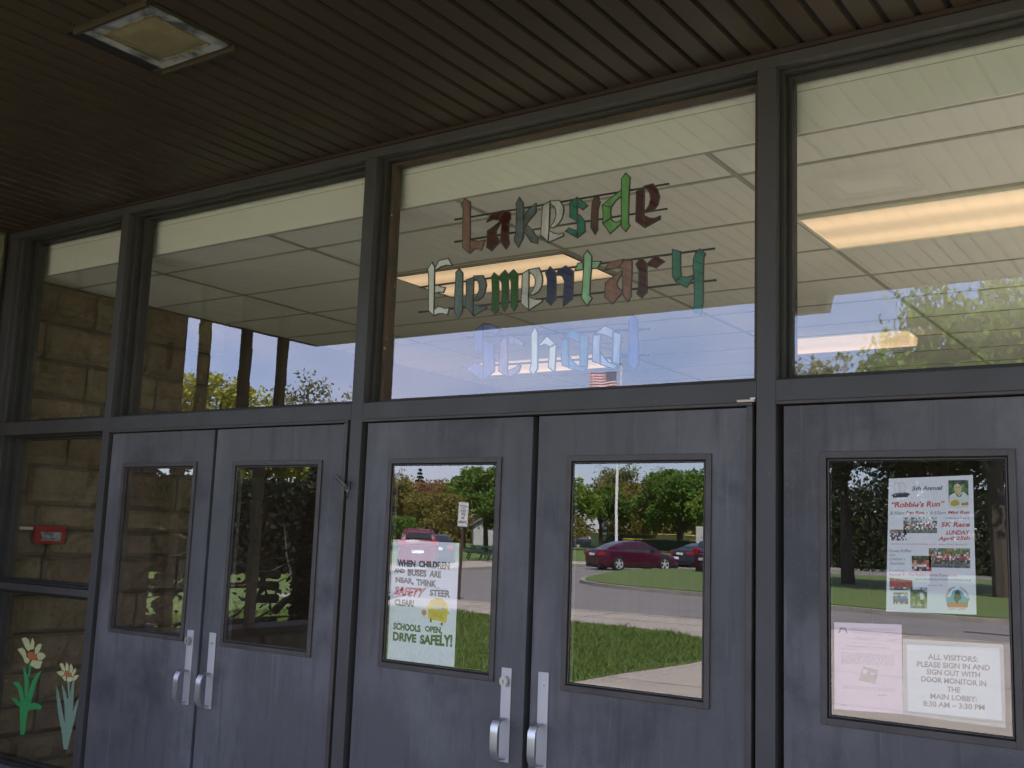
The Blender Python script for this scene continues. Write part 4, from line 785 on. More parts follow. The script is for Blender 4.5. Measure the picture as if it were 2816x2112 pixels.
# ------------------------------------------------------------------ papers
def paper(name, label, cat, quad, m_, t=.0006, y=.0262):
    o = MB().plate(quad, y, t).build(name, m_); return tag(o, label, cat)
def flat(mb, pts, y, mi=0): mb.add([(a, y, b) for a, b in pts], [tuple(range(len(pts)))], mi)
YP = .0258
a = paper('poster', 'white hand-lettered poster about buses and driving safely, with a yellow bus drawing', 'poster', p1['quad'], PAPER)
inks = {}
for txt, c, q, sh, bo in p1['text']:
    mb = inks.setdefault(c, MB()); text_on(mb, txt, q, YP, 0, bo * 1.7, sh)
for c, mb in inks.items():
    o = mb.build('lettering', INK[c], a)
    if c == 'r': o['label'] = 'red word SAFETY'
m = MB(); flat(m, p1['bus'], YP)
for k in (0, 4): flat(m, p1['mirror'][k:k + 4], YP - .0002)
b_ = m.build('bus_drawing', INK['y'], a)
m = MB()
for k in (0, 4): flat(m, p1['busw'][k:k + 4], YP - .0003, 0); flat(m, p1['buswh'][k:k + 4], YP - .0003, 1)
g_ = p1['busgrill']
for i in range(5):
    f0, f1 = i / 5 + .03, i / 5 + .07
    L = lambda s, f: [g_[0 if s == 0 else 1][j] * (1 - f) + g_[3 if s == 0 else 2][j] * f for j in (0, 1)]
    flat(m, [L(0, f0), L(1, f0), L(1, f1), L(0, f1)], YP - .0003, 2)
m.build('pencil_lines', [mat('bus_glass', (.55, .55, .40), .6), INK['g'], INK['o']], b_)
m = MB(); flat(m, p1['balloon'], YP); flat(m, p1['string'], YP); m.build('balloon_drawing', INK['o'], a)

a = paper('poster', 'white run poster with red lettering and several small colour photos', 'poster', p2['quad'], PAPER)
inks = {}
for txt, c, q, sh, bo in p2['text'] + [p2['logo_lo']]:
    text_on(inks.setdefault(c, MB()), txt, q, YP, 0, bo, sh)
(cx0, cz0), (cx1, _) = p2['logo_c']; rad = cx1 - cx0
for s_, a0, a1 in (('COLEMAN', 172, 108), ('COUNTRY', 72, 8)):
    for i, ch in enumerate(s_):
        th = R(a0 + (a1 - a0) * i / (len(s_) - 1)); ux, uz = math.cos(th), math.sin(th); h_, w_ = .0072, .0026
        tx, tz = uz, -ux; bx, bz = cx0 + ux * rad * .84, cz0 - .004 + uz * rad * 1.0
        text_on(inks['r' if i % 2 else 'b'], ch, [(bx - tx * w_, bz - tz * w_), (bx + tx * w_, bz + tz * w_), (bx + tx * w_ + ux * h_, bz + tz * w_ + uz * h_), (bx - tx * w_ + ux * h_, bz - tz * w_ + uz * h_)], YP, 0, 1)
for c, mb in inks.items(): mb.build('lettering', INK[c], a)
m = MB(); flat(m, p2['ann2'], YP, 0); flat(m, p2['ann'], YP - .0003, 1)
(ax, az), (ax1, _) = p2['annc']; rr_ = ax1 - ax
for q_ in (-.55, .55):
    for i in range(16):
        t0, t1 = 2 * math.pi * i / 16, 2 * math.pi * (i + 1) / 16
        P_ = lambda t_, r_: (ax + q_ * rr_ * .7 + math.cos(t_) * r_ * .62, az + .003 + math.sin(t_) * r_)
        flat(m, [P_(t0, rr_ * .8), P_(t1, rr_ * .8), P_(t1, rr_), P_(t0, rr_)], YP, 2)
m.build('anniversary_emblem', [INK['b'], INK['m'], INK['p']], a)
m = MB(); flat(m, p2['logo_sky'], YP - .0002, 0); flat(m, p2['logo_gr'], YP - .0002, 1); flat(m, p2['logo_fig'], YP - .0004, 2); m.build('camp_emblem', [INK['t'], INK['o'], INK['m']], a)

def photo(parent, quad, rows, nx=14, seed=1, y=YP - .0002, shapes=()):
    """a small printed snapshot: rows of colour patches, plus a few drawn shapes"""
    rng = random.Random(seed); q = np.array(quad); vs_, fs, cols = [], [], []
    ny = len(rows)
    bil = lambda u, v: q[0] * (1 - u) * (1 - v) + q[1] * u * (1 - v) + q[2] * u * v + q[3] * (1 - u) * v
    for j, pal in enumerate(rows[::-1]):
        for i in range(nx):
            ju = lambda u: u
            pts = [bil(i / nx, j / ny), bil((i + 1) / nx, j / ny), bil((i + 1) / nx, (j + 1) / ny), bil(i / nx, (j + 1) / ny)]
            o = len(vs_); vs_ += [(p[0], y, p[1]) for p in pts]; fs.append((o, o + 1, o + 2, o + 3))
            c = rng.choice(pal); k = rng.uniform(.75, 1.2); cols.append([min(255, x * k) for x in c])
    for s_i, (poly, c) in enumerate(shapes):
        pts = [bil(u, v) for u, v in poly]; o = len(vs_); vs_ += [(p[0], y - .0001 * (s_i + 1), p[1]) for p in pts]; fs.append(tuple(range(o, o + len(pts)))); cols.append(c)
    me = bpy.data.meshes.new('photo'); me.from_pydata(vs_, [], fs); me.materials.append(PHOTO)
    ca = me.color_attributes.new('Col', 'FLOAT_COLOR', 'CORNER'); arr = []
    for p, c in zip(me.polygons, cols): arr += [*srgb(*c), 1.0] * p.loop_total
    ca.data.foreach_set('color', arr)
    o = bpy.data.objects.new('photo', me); COL.objects.link(o); o.parent = parent
    return o
G_, DG, BL, WH, RD, SK, TN, GY, MG, DK = (90, 120, 60), (50, 75, 40), (90, 100, 170), (220, 215, 210), (190, 50, 60), (190, 195, 205), (190, 150, 120), (120, 120, 118), (150, 90, 120), (60, 50, 55)
ph = p2['photos']
photo(a, ph['boy'], [[(70, 80, 70), DG], [DG, (85, 125, 60)], [DG, (85, 125, 60)], [(85, 120, 60), DG], [(95, 95, 90), DG], [DG, DK], [DG, DK]], 5, 3, shapes=(
    ([(.0, .0), (1, 0), (1, .42), (.78, .57), (.36, .57), (.04, .44)], (222, 224, 214)), ([(.30, .56), (.45, .40), (.62, .40), (.72, .58), (.55, .42)], (70, 75, 80)), ([(.32, .57), (.5, .42), (.66, .57)], (205, 175, 120)),
    ([(.27, .72), (.34, .58), (.44, .52), (.56, .53), (.65, .62), (.66, .78), (.5, .86), (.3, .84)], (214, 190, 135)), ([(.24, .80), (.28, .93), (.42, .99), (.56, .97), (.66, .88), (.66, .78), (.48, .86), (.3, .83)], (70, 75, 75)),
    ([(.34, .745), (.40, .745), (.40, .725), (.34, .725)], (110, 90, 60)), ([(.50, .745), (.57, .745), (.57, .725), (.50, .725)], (110, 90, 60)), ([(.10, .22), (.3, .30), (.5, .26), (.56, .12), (.3, .06), (.1, .1)], (190, 165, 50)), ([(.62, .16), (.98, .22), (.98, .10), (.66, .08)], (190, 130, 95))))
photo(a, ph['g1'], [[WH, SK, G_], [WH, SK, SK], [WH, GY, DG], [TN, MG, WH, GY], [MG, WH, DK, TN], [DK, MG, WH], [DK, GY, WH], [GY, (105, 110, 90)], [(95, 110, 75), GY]], 22, 5)
photo(a, ph['g2'], [[DG, GY], [RD, TN, GY], [TN, DK, WH], [BL, GY, WH], [WH, DK], [DK, GY, WH]], 12, 6)
photo(a, ph['race'], [[GY, SK, (140, 140, 70)], [(150, 145, 60), G_, GY], [(160, 110, 60), G_, SK], [(190, 110, 70), WH, DG], [WH, RD, GY], [DK, RD, TN, WH], [DG, DK, TN], [DK, GY], [(95, 90, 90), GY], [(80, 80, 85), GY]], 26, 7)
photo(a, ph['g3'], [[DG, (110, 110, 60)], [DG, DK], [(180, 70, 50), TN, DK], [WH, RD, TN], [WH, RD, WH], [WH, RD, DK], [WH, RD, DK]], 8, 8)
photo(a, ph['tent'], [[(150, 60, 100), RD], [(200, 60, 100), (180, 40, 60)], [(185, 40, 60), (170, 35, 45)], [RD, (165, 35, 40)], [(165, 50, 45), RD], [WH, G_, GY], [G_, GY, DK]], 10, 9)
photo(a, ph['kids'], [[(190, 180, 120), GY], [WH, TN, (190, 170, 90)], [TN, BL, WH], [BL, (110, 120, 180)], [BL, (80, 90, 160)], [BL, RD], [RD, WH, TN]], 10, 10)
photo(a, ph['run'], [[SK, GY], [SK, GY, DK], [DK, (110, 80, 110)], [DG, G_], [G_, (150, 130, 60)], [G_, (160, 120, 60)], [(170, 150, 120), G_], [(175, 160, 140), GY], [(170, 160, 140), GY]], 7, 11, shapes=(([(.55, .72), (.75, .72), (.85, .5), (.75, .4), (.6, .42)], (215, 210, 225)), ([(.62, .42), (.76, .42), (.74, .2), (.66, .2)], (60, 60, 70)), ([(.6, .78), (.68, .78), (.68, .72), (.6, .72)], (170, 120, 90))))

a = paper('letter', 'pink printed school letter with a grey sketch, lower left in the right-hand door pane', 'letter', p3['quad'], PINK)
m = MB(); text_on(m, p3['head'][0], p3['head'][2], YP)
for q in p3['lines']:
    rng = random.Random(int(q[0][0] * 1e4) + int(q[0][1] * 1e4)); u = 0.0
    while u < 1:
        w_ = min(1, u + rng.uniform(.03, .12)); I = lambda f, k0, k1: [q[k0][j] * (1 - f) + q[k1][j] * f for j in (0, 1)]
        flat(m, [I(u, 0, 1), I(w_, 0, 1), I(w_, 3, 2), I(u, 3, 2)], YP); u = w_ + rng.uniform(.015, .03)
m.build('lettering', INK['n'], a)
m = MB(); flat(m, p3['logo'], YP, 0); flat(m, p3['box'], YP, 1)
for k in (0, 4): flat(m, p3['boxin'][k:k + 4], YP - .0002, 2)
m.build('sketch', [mat('ink_mauve', (.25, .22, .25), .6), INK['s'], PINK], a)
a = paper('notice', 'white visitor sign-in notice in a clear sleeve, lower right in the door pane', 'notice', p4['quad'], mat('paper_grey', (.70, .70, .69), .6))
MB().plate(p4['sleeve'], .0272, .0006).build('sleeve', SLEEVE, a)
m = MB()
for txt, c, q, sh, bo in p4['text']: text_on(m, txt, q, YP, 0, bo, sh)
m.build('lettering', mat('ink_charcoal', (.13, .12, .13), .6), a)

PET = mat('paper_petal', (.74, .70, .34), .7); CEN = mat('paper_orange', (.66, .17, .05), .7); GRN = mat('paper_green', (.02, .36, .10), .7); GRY = mat('paper_grey_green', (.25, .37, .26), .7)
wv = GRY.node_tree.nodes.new('ShaderNodeTexWave'); wv.inputs['Scale'].default_value = 38; wv.bands_direction = 'DIAGONAL'; tcn = GRY.node_tree.nodes.new('ShaderNodeTexCoord')
GRY.node_tree.links.new(tcn.outputs['Object'], wv.inputs['Vector']); rmp = GRY.node_tree.nodes.new('ShaderNodeValToRGB'); rmp.color_ramp.elements[0].color = (.17, .30, .20, 1); rmp.color_ramp.elements[1].color = (.33, .44, .33, 1)
GRY.node_tree.links.new(wv.outputs['Fac'], rmp.inputs['Fac']); GRY.node_tree.links.new(rmp.outputs[0], GRY.node_tree.nodes['Principled BSDF'].inputs['Base Color'])
for k, (f_, lab) in enumerate(zip(FL, ('tall cut-paper flower with bright green leaves stuck inside the sidelight', 'cut-paper flower with pale grey-green leaves stuck inside the sidelight'))):
    m = MB()
    for i, p in enumerate(f_['green']): m.plate(p, .1085 + .0002 * i, .0005)
    s_ = tag(m.build('paper_flower', GRN if k == 0 else GRY), lab, 'paper flower', 'paper flowers on the sidelight')
    m = MB()
    for i, p in enumerate(f_['petals']): m.plate(p, .1078 + .00015 * (i % 3), .0004)
    m.build('petals', PET, s_)
    m = MB(); m.plate(f_['centre'], .107, .0004); m.build('flower_centre', CEN, s_)
# ------------------------------------------------------------------ grounds in front of the school (what the glass reflects)
ZG = -.14
def sheet(name, pts, z0, z1, mats, label=None, side=None):
    o = MB().prism(pts, z0, z1, 0, side).build(name, mats); return tag(o, kind='structure')
o = MB().add([(-900, -1400, ZG), (900, -1400, ZG), (900, 300, ZG), (-900, 300, ZG)], [(0, 1, 2, 3)]).build('ground', FIELD); tag(o, kind='structure')
def smooth_poly(p, n=6):
    out = []
    for i in range(len(p)):
        a, b, c, d = [Vector(p[(i + k - 1) % len(p)]) for k in range(4)]
        for s_ in range(n):
            t_ = s_ / n
            out.append(tuple(.5 * ((2 * b) + (c - a) * t_ + (2 * a - 5 * b + 4 * c - d) * t_ ** 2 + (3 * b - a - 3 * c + d) * t_ ** 3)))
    return out
def spline(p, n=6):
    q = [Vector(v) for v in p]; q = [q[0] * 2 - q[1]] + q + [q[-1] * 2 - q[-2]]; out = []
    for i in range(1, len(q) - 2):
        a, b, c, d = q[i - 1:i + 3]
        for s_ in range(n):
            t_ = s_ / n; out.append(tuple(.5 * ((2 * b) + (c - a) * t_ + (2 * a - 5 * b + 4 * c - d) * t_ ** 2 + (3 * b - a - 3 * c + d) * t_ ** 3)))
    return out + [tuple(q[-2])]
# road
sheet('road', [(30, -16.95), (30, -70), (-20, -68), (-26.3, -58), (-28.6, -48.6), (-28.0, -43), (-27, -37), (-26.5, -31), (-24.6, -27), (-21.2, -21), (-17.2, -16.95)], ZG, ZG + .02, ASPH)
# porch slab and the path that curves from the door to the pavement
lawn_edge = spline([(-4.2, -4.6), (-4.14, -6.9), (-4.08, -8.2), (-3.98, -10.0), (-4.15, -11.4), (-5.1, -12.75), (-6.4, -13.6), (-8.3, -13.92), (-11, -13.98)], 5)
sheet('path', [(-4.2, -.02), (7.5, -.02), (7.5, -14.0), (-6.9, -13.99)] + lawn_edge[::-1][9:], ZG, -.012, CONC)
sheet('pavement', [(-16.9, -13.99), (30, -13.99), (30, -16.9), (-16.9, -16.9)], ZG, -.008, CONC)
m = MB(); m.box(-16.9, 30, -15.42, -15.395, -.008, -.0052); m.box(-16.9, 30, -16.72, -16.69, -.008, -.0052)
for x in range(-15, 28, 3): m.box(x, x + .015, -16.69, -15.42, -.008, -.0054)
for y in (-2.1, -4.9, -7.7, -10.5): m.box(-4.05, 7.4, y - .007, y + .007, -.012, -.0092)
m.box(1.2, 1.214, -13.9, -.1, -.012, -.0093)
m.build('pavement_joint', CONCJ)['kind'] = 'structure'
m = MB(); m.box(-17.0, 30, -17.04, -16.9, ZG, .0); m.build('kerb', KERB)['kind'] = 'structure'
m = MB(); rng = random.Random(5)
for k in range(5):
    x = rng.uniform(-22, 0); y = rng.uniform(-21, -17.6); pts = [(x + i * .9, y + rng.uniform(-.12, .12), ZG + .0215) for i in range(7)]
    m.tube(pts, .022, 4)
m.build('tar_seam', TAR)['kind'] = 'structure'
# lawns
near_lawn = [(-4.2, -4.6)] + lawn_edge[1:] + [(-16.85, -13.98), (-16.95, -16.9), (-17.25, -17.05), (-21.3, -21.2), (-24.7, -27.1), (-40, -26.5), (-40, 2), (-5.2, 2), (-5.2, -3.7)]
sheet('lawn', near_lawn, ZG, -.002, GRASS)
tag(bpy.data.objects['lawn'], kind='structure')
island = smooth_poly([(16, -24.2), (2, -23.6), (-3.2, -23.6), (-8, -25.0), (-11.7, -26.7), (-14.7, -27.9), (-17.4, -29.7), (-19.1, -32.2), (-20.6, -35.8), (-22.6, -41), (-23.2, -44.8), (-21.3, -48.4), (-12, -54), (16, -60)], 6)
def inset(p, d):
    c = sum((Vector(v) for v in p), Vector((0, 0))) / len(p); out = []
    for i in range(len(p)):
        a, b = Vector(p[i - 1]), Vector(p[(i + 1) % len(p)]); t_ = (b - a).normalized(); n_ = Vector((-t_.y, t_.x))
        q = Vector(p[i]); q1 = q + n_ * d; q2 = q - n_ * d
        out.append(tuple(q1 if (q1 - c).length < (q2 - c).length else q2))
    return out
sheet('kerb', island, ZG, .0, KERB)
sheet('traffic_island', inset(island, .20), ZG, .03, GRASS)
far_edge = spline([(-24.8, -27.3), (-26.5, -31), (-27.1, -37.2), (-28.3, -43.2), (-28.8, -48.8), (-26.4, -57.6), (-20, -67), (0, -76), (30, -80)], 5)
far_out = spline([(-29.0, -27.3), (-30.8, -32), (-31.7, -37.2), (-33, -43.2), (-33.2, -49.8), (-30.0, -60.6), (-23, -70.5), (0, -80), (30, -84.5)], 5)
sheet('pavement', far_edge + far_out[::-1], ZG, -.006, CONC)
m = MB()
for a, b in zip(far_edge[:-1], far_edge[1:]): m.bar((a[0], a[1], -.07), (b[0], b[1], -.07), .13, .14)
m.build('kerb', KERB)['kind'] = 'structure'
sheet('playing_field', far_out + [(200, -90), (200, -400), (-400, -400), (-400, -27.3)], ZG, -.004, FIELD)
# turf blades on the near lawn
rs = np.random.RandomState(3); n = 90000
bx = rs.uniform(-13.5, -3.98, n); by = rs.uniform(-14.0, -6.2, n)
le = np.array(lawn_edge); order = np.argsort(-le[:, 1]); lim = np.interp(-by, -le[order, 1], le[order, 0])
k = bx < lim + rs.normal(0, .05, n); bx, by = bx[k], by[k]; n = len(bx)
clump = np.array([noise.noise(Vector((a * 1.6, b * 1.6, 0))) for a, b in zip(bx, by)])
h = np.clip(rs.gamma(4, .011, n) * (1 + clump), .012, .14); ang = rs.uniform(0, 6.283, n); w = rs.uniform(.004, .010, n); lean = rs.normal(0, .6, (n, 2)) * h[:, None]
V = np.zeros((n, 3, 3)); V[:, 0] = np.c_[bx - np.cos(ang) * w, by - np.sin(ang) * w, np.full(n, -.004)]; V[:, 1] = np.c_[bx + np.cos(ang) * w, by + np.sin(ang) * w, np.full(n, -.004)]; V[:, 2] = np.c_[bx + lean[:, 0], by + lean[:, 1], h]
def tri_mesh(name, V, mat_):
    n, kk = V.shape[:2]; me = bpy.data.meshes.new(name); me.vertices.add(n * kk); me.vertices.foreach_set('co', V.reshape(-1)); me.loops.add(n * kk); me.loops.foreach_set('vertex_index', np.arange(n * kk)); me.polygons.add(n); me.polygons.foreach_set('loop_start', np.arange(n) * kk); me.polygons.foreach_set('loop_total', np.full(n, kk)); me.materials.append(mat_); me.update(calc_edges=True); me.validate()
    return me
o = bpy.data.objects.new('grass', tri_mesh('grass', V, BLADE)); COL.objects.link(o); tag(o, kind='stuff')
m = MB(); m.add([(-6.14, -9.5, .03), (-6.04, -9.53, .035), (-6.03, -9.47, .06), (-6.10, -9.42, .05), (-6.09, -9.48, .075)], [(0, 1, 4), (1, 2, 4), (2, 3, 4), (3, 0, 4), (0, 3, 2, 1)])
tag(m.build('paper_scrap', WHITE), 'crumpled white paper scrap lying on the near lawn', 'litter')

# ------------------------------------------------------------------ vehicles
def ellipse_wheel(parent, x, y, z, r, side, spokes=5):
    w = bpy.data.objects.new('wheel', None); COL.objects.link(w); w.parent = parent; w.location = (x, y, z)
    m = MB(); n_ = 28; prof = [(r * .70, -.10), (r * .93, -.105), (r, -.075), (r, .075), (r * .93, .105), (r * .70, .10)]
    vs_ = [(math.cos(2 * math.pi * j / n_) * a, b, math.sin(2 * math.pi * j / n_) * a) for a, b in prof for j in range(n_)]
    m.add(vs_, [(i * n_ + j, i * n_ + (j + 1) % n_, (i + 1) * n_ + (j + 1) % n_, (i + 1) * n_ + j) for i in range(len(prof) - 1) for j in range(n_)])
    m.build('tyre', RUBBER, w, smooth=True)
    m = MB(); yo = side * .085
    for i in range(n_):
        t0, t1 = 2 * math.pi * i / n_, 2 * math.pi * (i + 1) / n_
        for ra, rb, ya, yb in ((r * .72, r * .64, yo + side * .015, yo), (r * .64, r * .60, yo, yo - side * .05)):
            m.add([(math.cos(t0) * ra, ya, math.sin(t0) * ra), (math.cos(t1) * ra, ya, math.sin(t1) * ra), (math.cos(t1) * rb, yb, math.sin(t1) * rb), (math.cos(t0) * rb, yb, math.sin(t0) * rb)], [(0, 1, 2, 3)])
    for i in range(spokes):
        t0 = 2 * math.pi * i / spokes + .3; c, s_ = math.cos(t0), math.sin(t0); a, b = r * .1, r * .67
        for wd in (1,):
            q = [(a * c - s_ * .045, yo, a * s_ + c * .045), (a * c + s_ * .045, yo, a * s_ - c * .045), (b * c + s_ * .032, yo + side * .006, b * s_ - c * .032), (b * c - s_ * .032, yo + side * .006, b * s_ + c * .032)]
            m.add(q + [(p[0], p[1] - side * .03, p[2]) for p in q], [(0, 1, 2, 3), (0, 4, 5, 1), (1, 5, 6, 2), (2, 6, 7, 3), (3, 7, 4, 0)])
    m.disc((0, yo, 0), (0, 1, 0), r * .16, .03, 14)
    m.build('rim', RIM, w)
    m = MB(); m.disc((0, side * .01, 0), (0, 1, 0), r * .66, .03, 20); m.build('brake_disc', BLACKP, w)
    return w
def interp(tbl, x):
    for (a, *va), (b, *vb) in zip(tbl[:-1], tbl[1:]):
        if a <= x <= b:
            f = (x - a) / (b - a); f2 = f * f * (3 - 2 * f) * .35 + f * .65; return [p * (1 - f2) + q * f2 for p, q in zip(va, vb)]
    return list(tbl[-1][1:]) if x > tbl[-1][0] else list(tbl[0][1:])
def car(name, label, cat, loc, rz, paint, lower, house, wheels, wr, glass_side, tail, head, group=None, rails=False, spokes=5):
    """x forward; lower: (x, z_under, z_belt, half width); house: (x, z_top, half width at belt, half width at roof)"""
    t = thing(name, label, cat, loc, rz, group)
    m = MB(); xs = np.linspace(lower[0][0], lower[-1][0], 40); ring_ = []
    for x in xs:
        zl, zb, hw = interp(lower, x); zm = zl + (zb - zl) * .62
        ring_.append([(x, 0, zl), (x, hw * .86, zl), (x, hw * .97, zl + .10), (x, hw, zm), (x, hw * .975, zb - .05), (x, hw * .90, zb), (x, hw * .5, zb + .025), (x, 0, zb + .03)])
    k_ = len(ring_[0]); vs_ = [p for r_ in ring_ for p in r_] + [(p[0], -p[1], p[2]) for r_ in ring_ for p in r_]
    fs = []
    for s_ in (0, 1):
        o = s_ * len(xs) * k_
        for i in range(len(xs) - 1):
            for j in range(k_ - 1):
                f = (o + i * k_ + j, o + (i + 1) * k_ + j, o + (i + 1) * k_ + j + 1, o + i * k_ + j + 1); fs.append(f if s_ == 0 else f[::-1])
        for e in (0, len(xs) - 1):
            fs.append(tuple(o + e * k_ + j for j in range(k_)))
    m.add(vs_, fs)
    hx = np.linspace(house[0][0], house[-1][0], 26); hr = []
    for x in hx:
        zt, hb, ht = interp(house, x); zb = interp(lower, x)[1] - .02; zt = max(zt, zb + .03)
        f = min(1, (zt - zb) / .5); htt = hb + (ht - hb) * f
        hr.append([(x, hb, zb), (x, hb + (htt - hb) * .55, zb + (zt - zb) * .62), (x, htt, zt - .05 * f), (x, htt * .86, zt - .008), (x, 0, zt + .012)])
    k_ = 5; vs_ = [p for r_ in hr for p in r_] + [(p[0], -p[1], p[2]) for r_ in hr for p in r_]; fs = []
    for s_ in (0, 1):
        o = s_ * len(hx) * k_
        for i in range(len(hx) - 1):
            for j in range(k_ - 1):
                f = (o + i * k_ + j, o + (i + 1) * k_ + j, o + (i + 1) * k_ + j + 1, o + i * k_ + j + 1); fs.append(f if s_ == 0 else f[::-1])
        for e in (0, len(hx) - 1): fs.append(tuple(o + e * k_ + j for j in range(k_)))
    m.add(vs_, fs)
    body = m.build('body', paint, t, smooth=True)
    def onside(x, v, sgn, off=.006):
        zt, hb, ht = interp(house, x); zb = interp(lower, x)[1] - .02; zt = max(zt, zb + .03); f = min(1, (zt - zb) / .5); htt = hb + (ht - hb) * f
        z = zb + (zt - zb) * v
        y = hb + (htt - hb) * (.55 * v / .62 if v < .62 else .55 + .45 * (v - .62) / .34)
        return (x, sgn * (y + off), z)
    for x0, x1, v0, v1 in glass_side:
        for sg in (1, -1):
            m = MB(); n_ = 8; pts = [onside(x0 + (x1 - x0) * i / n_, v0, sg) for i in range(n_ + 1)] + [onside(x0 + (x1 - x0) * i / n_, v1, sg) for i in range(n_ + 1)]
            m.add(pts, [(i, i + 1, n_ + 2 + i, n_ + 1 + i) for i in range(n_)]); m.build('side_window', CARGL, t)
    for a, b, nm in ((house[0][0] + .08, tail['glass'], 'rear_window'), (head['glass'], house[-1][0] - .08, 'windscreen')):
        m = MB(); n_ = 6; pts = []
        for i in range(n_ + 1):
            x = a + (b - a) * i / n_; zt, hb, ht = interp(house, x); zb = interp(lower, x)[1]; f = min(1, max(0, (zt - zb) / .5)); htt = hb + (ht - hb) * f
            for q in (-.82, -.4, .4, .82): pts.append((x + ((-.012 if x > lower[0][0] + .5 else -.07) if nm == 'rear_window' else .012), htt * q, zt + .014 - .008 * (abs(q) > .5)))
        m.add(pts, [(i * 4 + j, i * 4 + j + 1, (i + 1) * 4 + j + 1, (i + 1) * 4 + j) for i in range(n_) for j in range(3)]); m.build(nm, CARGL, t, smooth=True)
    for sg in (1, -1):
        m = MB(); xa, xb_ = glass_side[0][0] - .02, glass_side[-1][1] + .02
        m.tube([onside(xa + (xb_ - xa) * i / 10, .10, sg, .012) for i in range(11)], .012, 5); m.build('chrome_trim', CHROME, t)
        m = MB(); m.tube([(x_, sg * (interp(lower, x_)[2] + .004), .52) for x_ in np.linspace(wheels[0] + .55, wheels[1] - .5, 8)], .018, 5); m.build('side_moulding', paint, t)
    for x in wheels:
        hw = interp(lower, x)[2]
        for sg in (1, -1):
            m = MB(); m.disc((x, sg * (hw - .09), wr), (0, 1, 0), wr * 1.13, .19, 26); m.build('wheel_arch', BLACKP, t)
            ellipse_wheel(t, x, sg * (hw - .075), wr, wr, sg, spokes)
    for sg in (1, -1):
        xb = lower[0][0]; m = MB(); zb = tail['z']; hw = interp(lower, xb + .12)[2]
        m.box(xb - .012, xb + .10, min(sg * hw * .62, sg * hw * .99), max(sg * hw * .62, sg * hw * .99), zb, zb + tail['h']); m.box(xb + .05, xb + .42, min(sg * hw * .985, sg * (hw + .012)), max(sg * hw * .985, sg * (hw + .012)), zb + .02, zb + tail['h']); m.build('tail_light', TLAMP, t, bevel=.01)
        xf = lower[-1][0]; m = MB(); hw = interp(lower, xf - .25)[2]; m.box(xf - .32, xf - .06, min(sg * hw * .7, sg * hw * 1.0), max(sg * hw * .7, sg * hw * 1.0), head['z'], head['z'] + .13); m.build('headlight', HLAMP, t, bevel=.02)
        xm = glass_side[-1][1] - .12; p = onside(xm, .1, sg, .10); m = MB(); m.box(p[0] - .05, p[0] + .09, p[1] - .09, p[1] + .09, p[2] - .02, p[2] + .12); m.build('wing_mirror', BLACKP, t, bevel=.02)
        for xd in (glass_side[0][0] + .5, glass_side[-1][0] + .55):
            hw = interp(lower, xd)[2]; zb = interp(lower, xd)[1]; m = MB(); m.box(xd - .17, xd + .03, min(sg * hw * .985, sg * (hw + .02)), max(sg * hw * .985, sg * (hw + .02)), zb - .16, zb - .12); m.build('door_handle', CHROME, t)
    xb = lower[0][0]; zl = lower[0][1]
    m = MB(); m.box(xb - .02, xb - .004, -.26, .26, tail['z'] - .02 + tail.get('pz', 0), tail['z'] + .11 + tail.get('pz', 0)); m.build('number_plate', WHITE, t)
    m = MB(); m.box(xb + .05, lower[-1][0] - .05, -.72, .72, .13, .30); m.build('underbody', BLACKP, t)
    if rails:
        for sg in (1, -1):
            m = MB(); zt = max(h_[1] for h_ in house); hx_ = [h_[0] for h_ in house]; m.tube([(hx_[1], sg * .55, zt + .01), (hx_[1] + .15, sg * .55, zt + .07), (hx_[-2] - .3, sg * .55, zt + .07), (hx_[-2], sg * .55, zt + .01)], .022, 6); m.build('roof_rail', BLACKP, t)
    return t
sed_low = [(-2.40, .33, .88, .72), (-2.28, .24, 1.00, .84), (-1.9, .20, 1.03, .90), (-1.2, .18, .97, .915), (.4, .18, .93, .915), (1.0, .18, .91, .91), (1.7, .19, .82, .89), (2.15, .22, .70, .82), (2.38, .30, .58, .66)]
sed_house = [(-1.95, 1.03, .66, .60), (-1.25, 1.30, .76, .62), (-.75, 1.43, .78, .62), (-.1, 1.475, .79, .62), (.35, 1.43, .79, .62), (.9, 1.17, .79, .66), (1.28, .95, .76, .68)]
sed = dict(lower=sed_low, house=sed_house, wheels=(-1.33, 1.42), wr=.335, glass_side=[(-1.15, -.82, .2, .60), (-.78, -.02, .12, .86), (.06, .82, .12, .80)], tail=dict(glass=-.85, z=.74, h=.16), head=dict(glass=.42, z=.60))
hd = math.atan2(-.86, .52)
car('parked_car', 'glossy maroon four-door car parked along the far kerb, reflected in the third pane', 'car', (-24.65, -46.7, ZG + .02), hd, CARRED, group=None, **sed)
suv_low = [(-2.28, .34, .98, .78), (-2.2, .30, 1.06, .88), (-1.6, .25, 1.08, .915), (.5, .25, 1.06, .915), (1.2, .25, 1.06, .905), (1.9, .27, 1.00, .86), (2.2, .33, .86, .72)]
suv_house = [(-2.2, 1.10, .80, .66), (-2.02, 1.60, .82, .66), (-1.8, 1.72, .82, .66), (.1, 1.75, .82, .66), (.5, 1.68, .82, .67), (1.25, 1.10, .80, .7)]
suv = dict(lower=suv_low, house=suv_house, wheels=(-1.32, 1.32), wr=.36, glass_side=[(-1.9, -1.1, .1, .84), (-1.02, -.1, .1, .86), (-.02, .8, .1, .8)], tail=dict(glass=-2.0, z=1.02, h=.24, pz=-.30), head=dict(glass=.55, z=.78), rails=True)
car('parked_suv', 'crimson tall car with black rear glass, half hidden behind the safety poster', 'car', (-29.75, -35.35, ZG + .02), math.atan2(-.77, -.63), CARRED2, **suv)
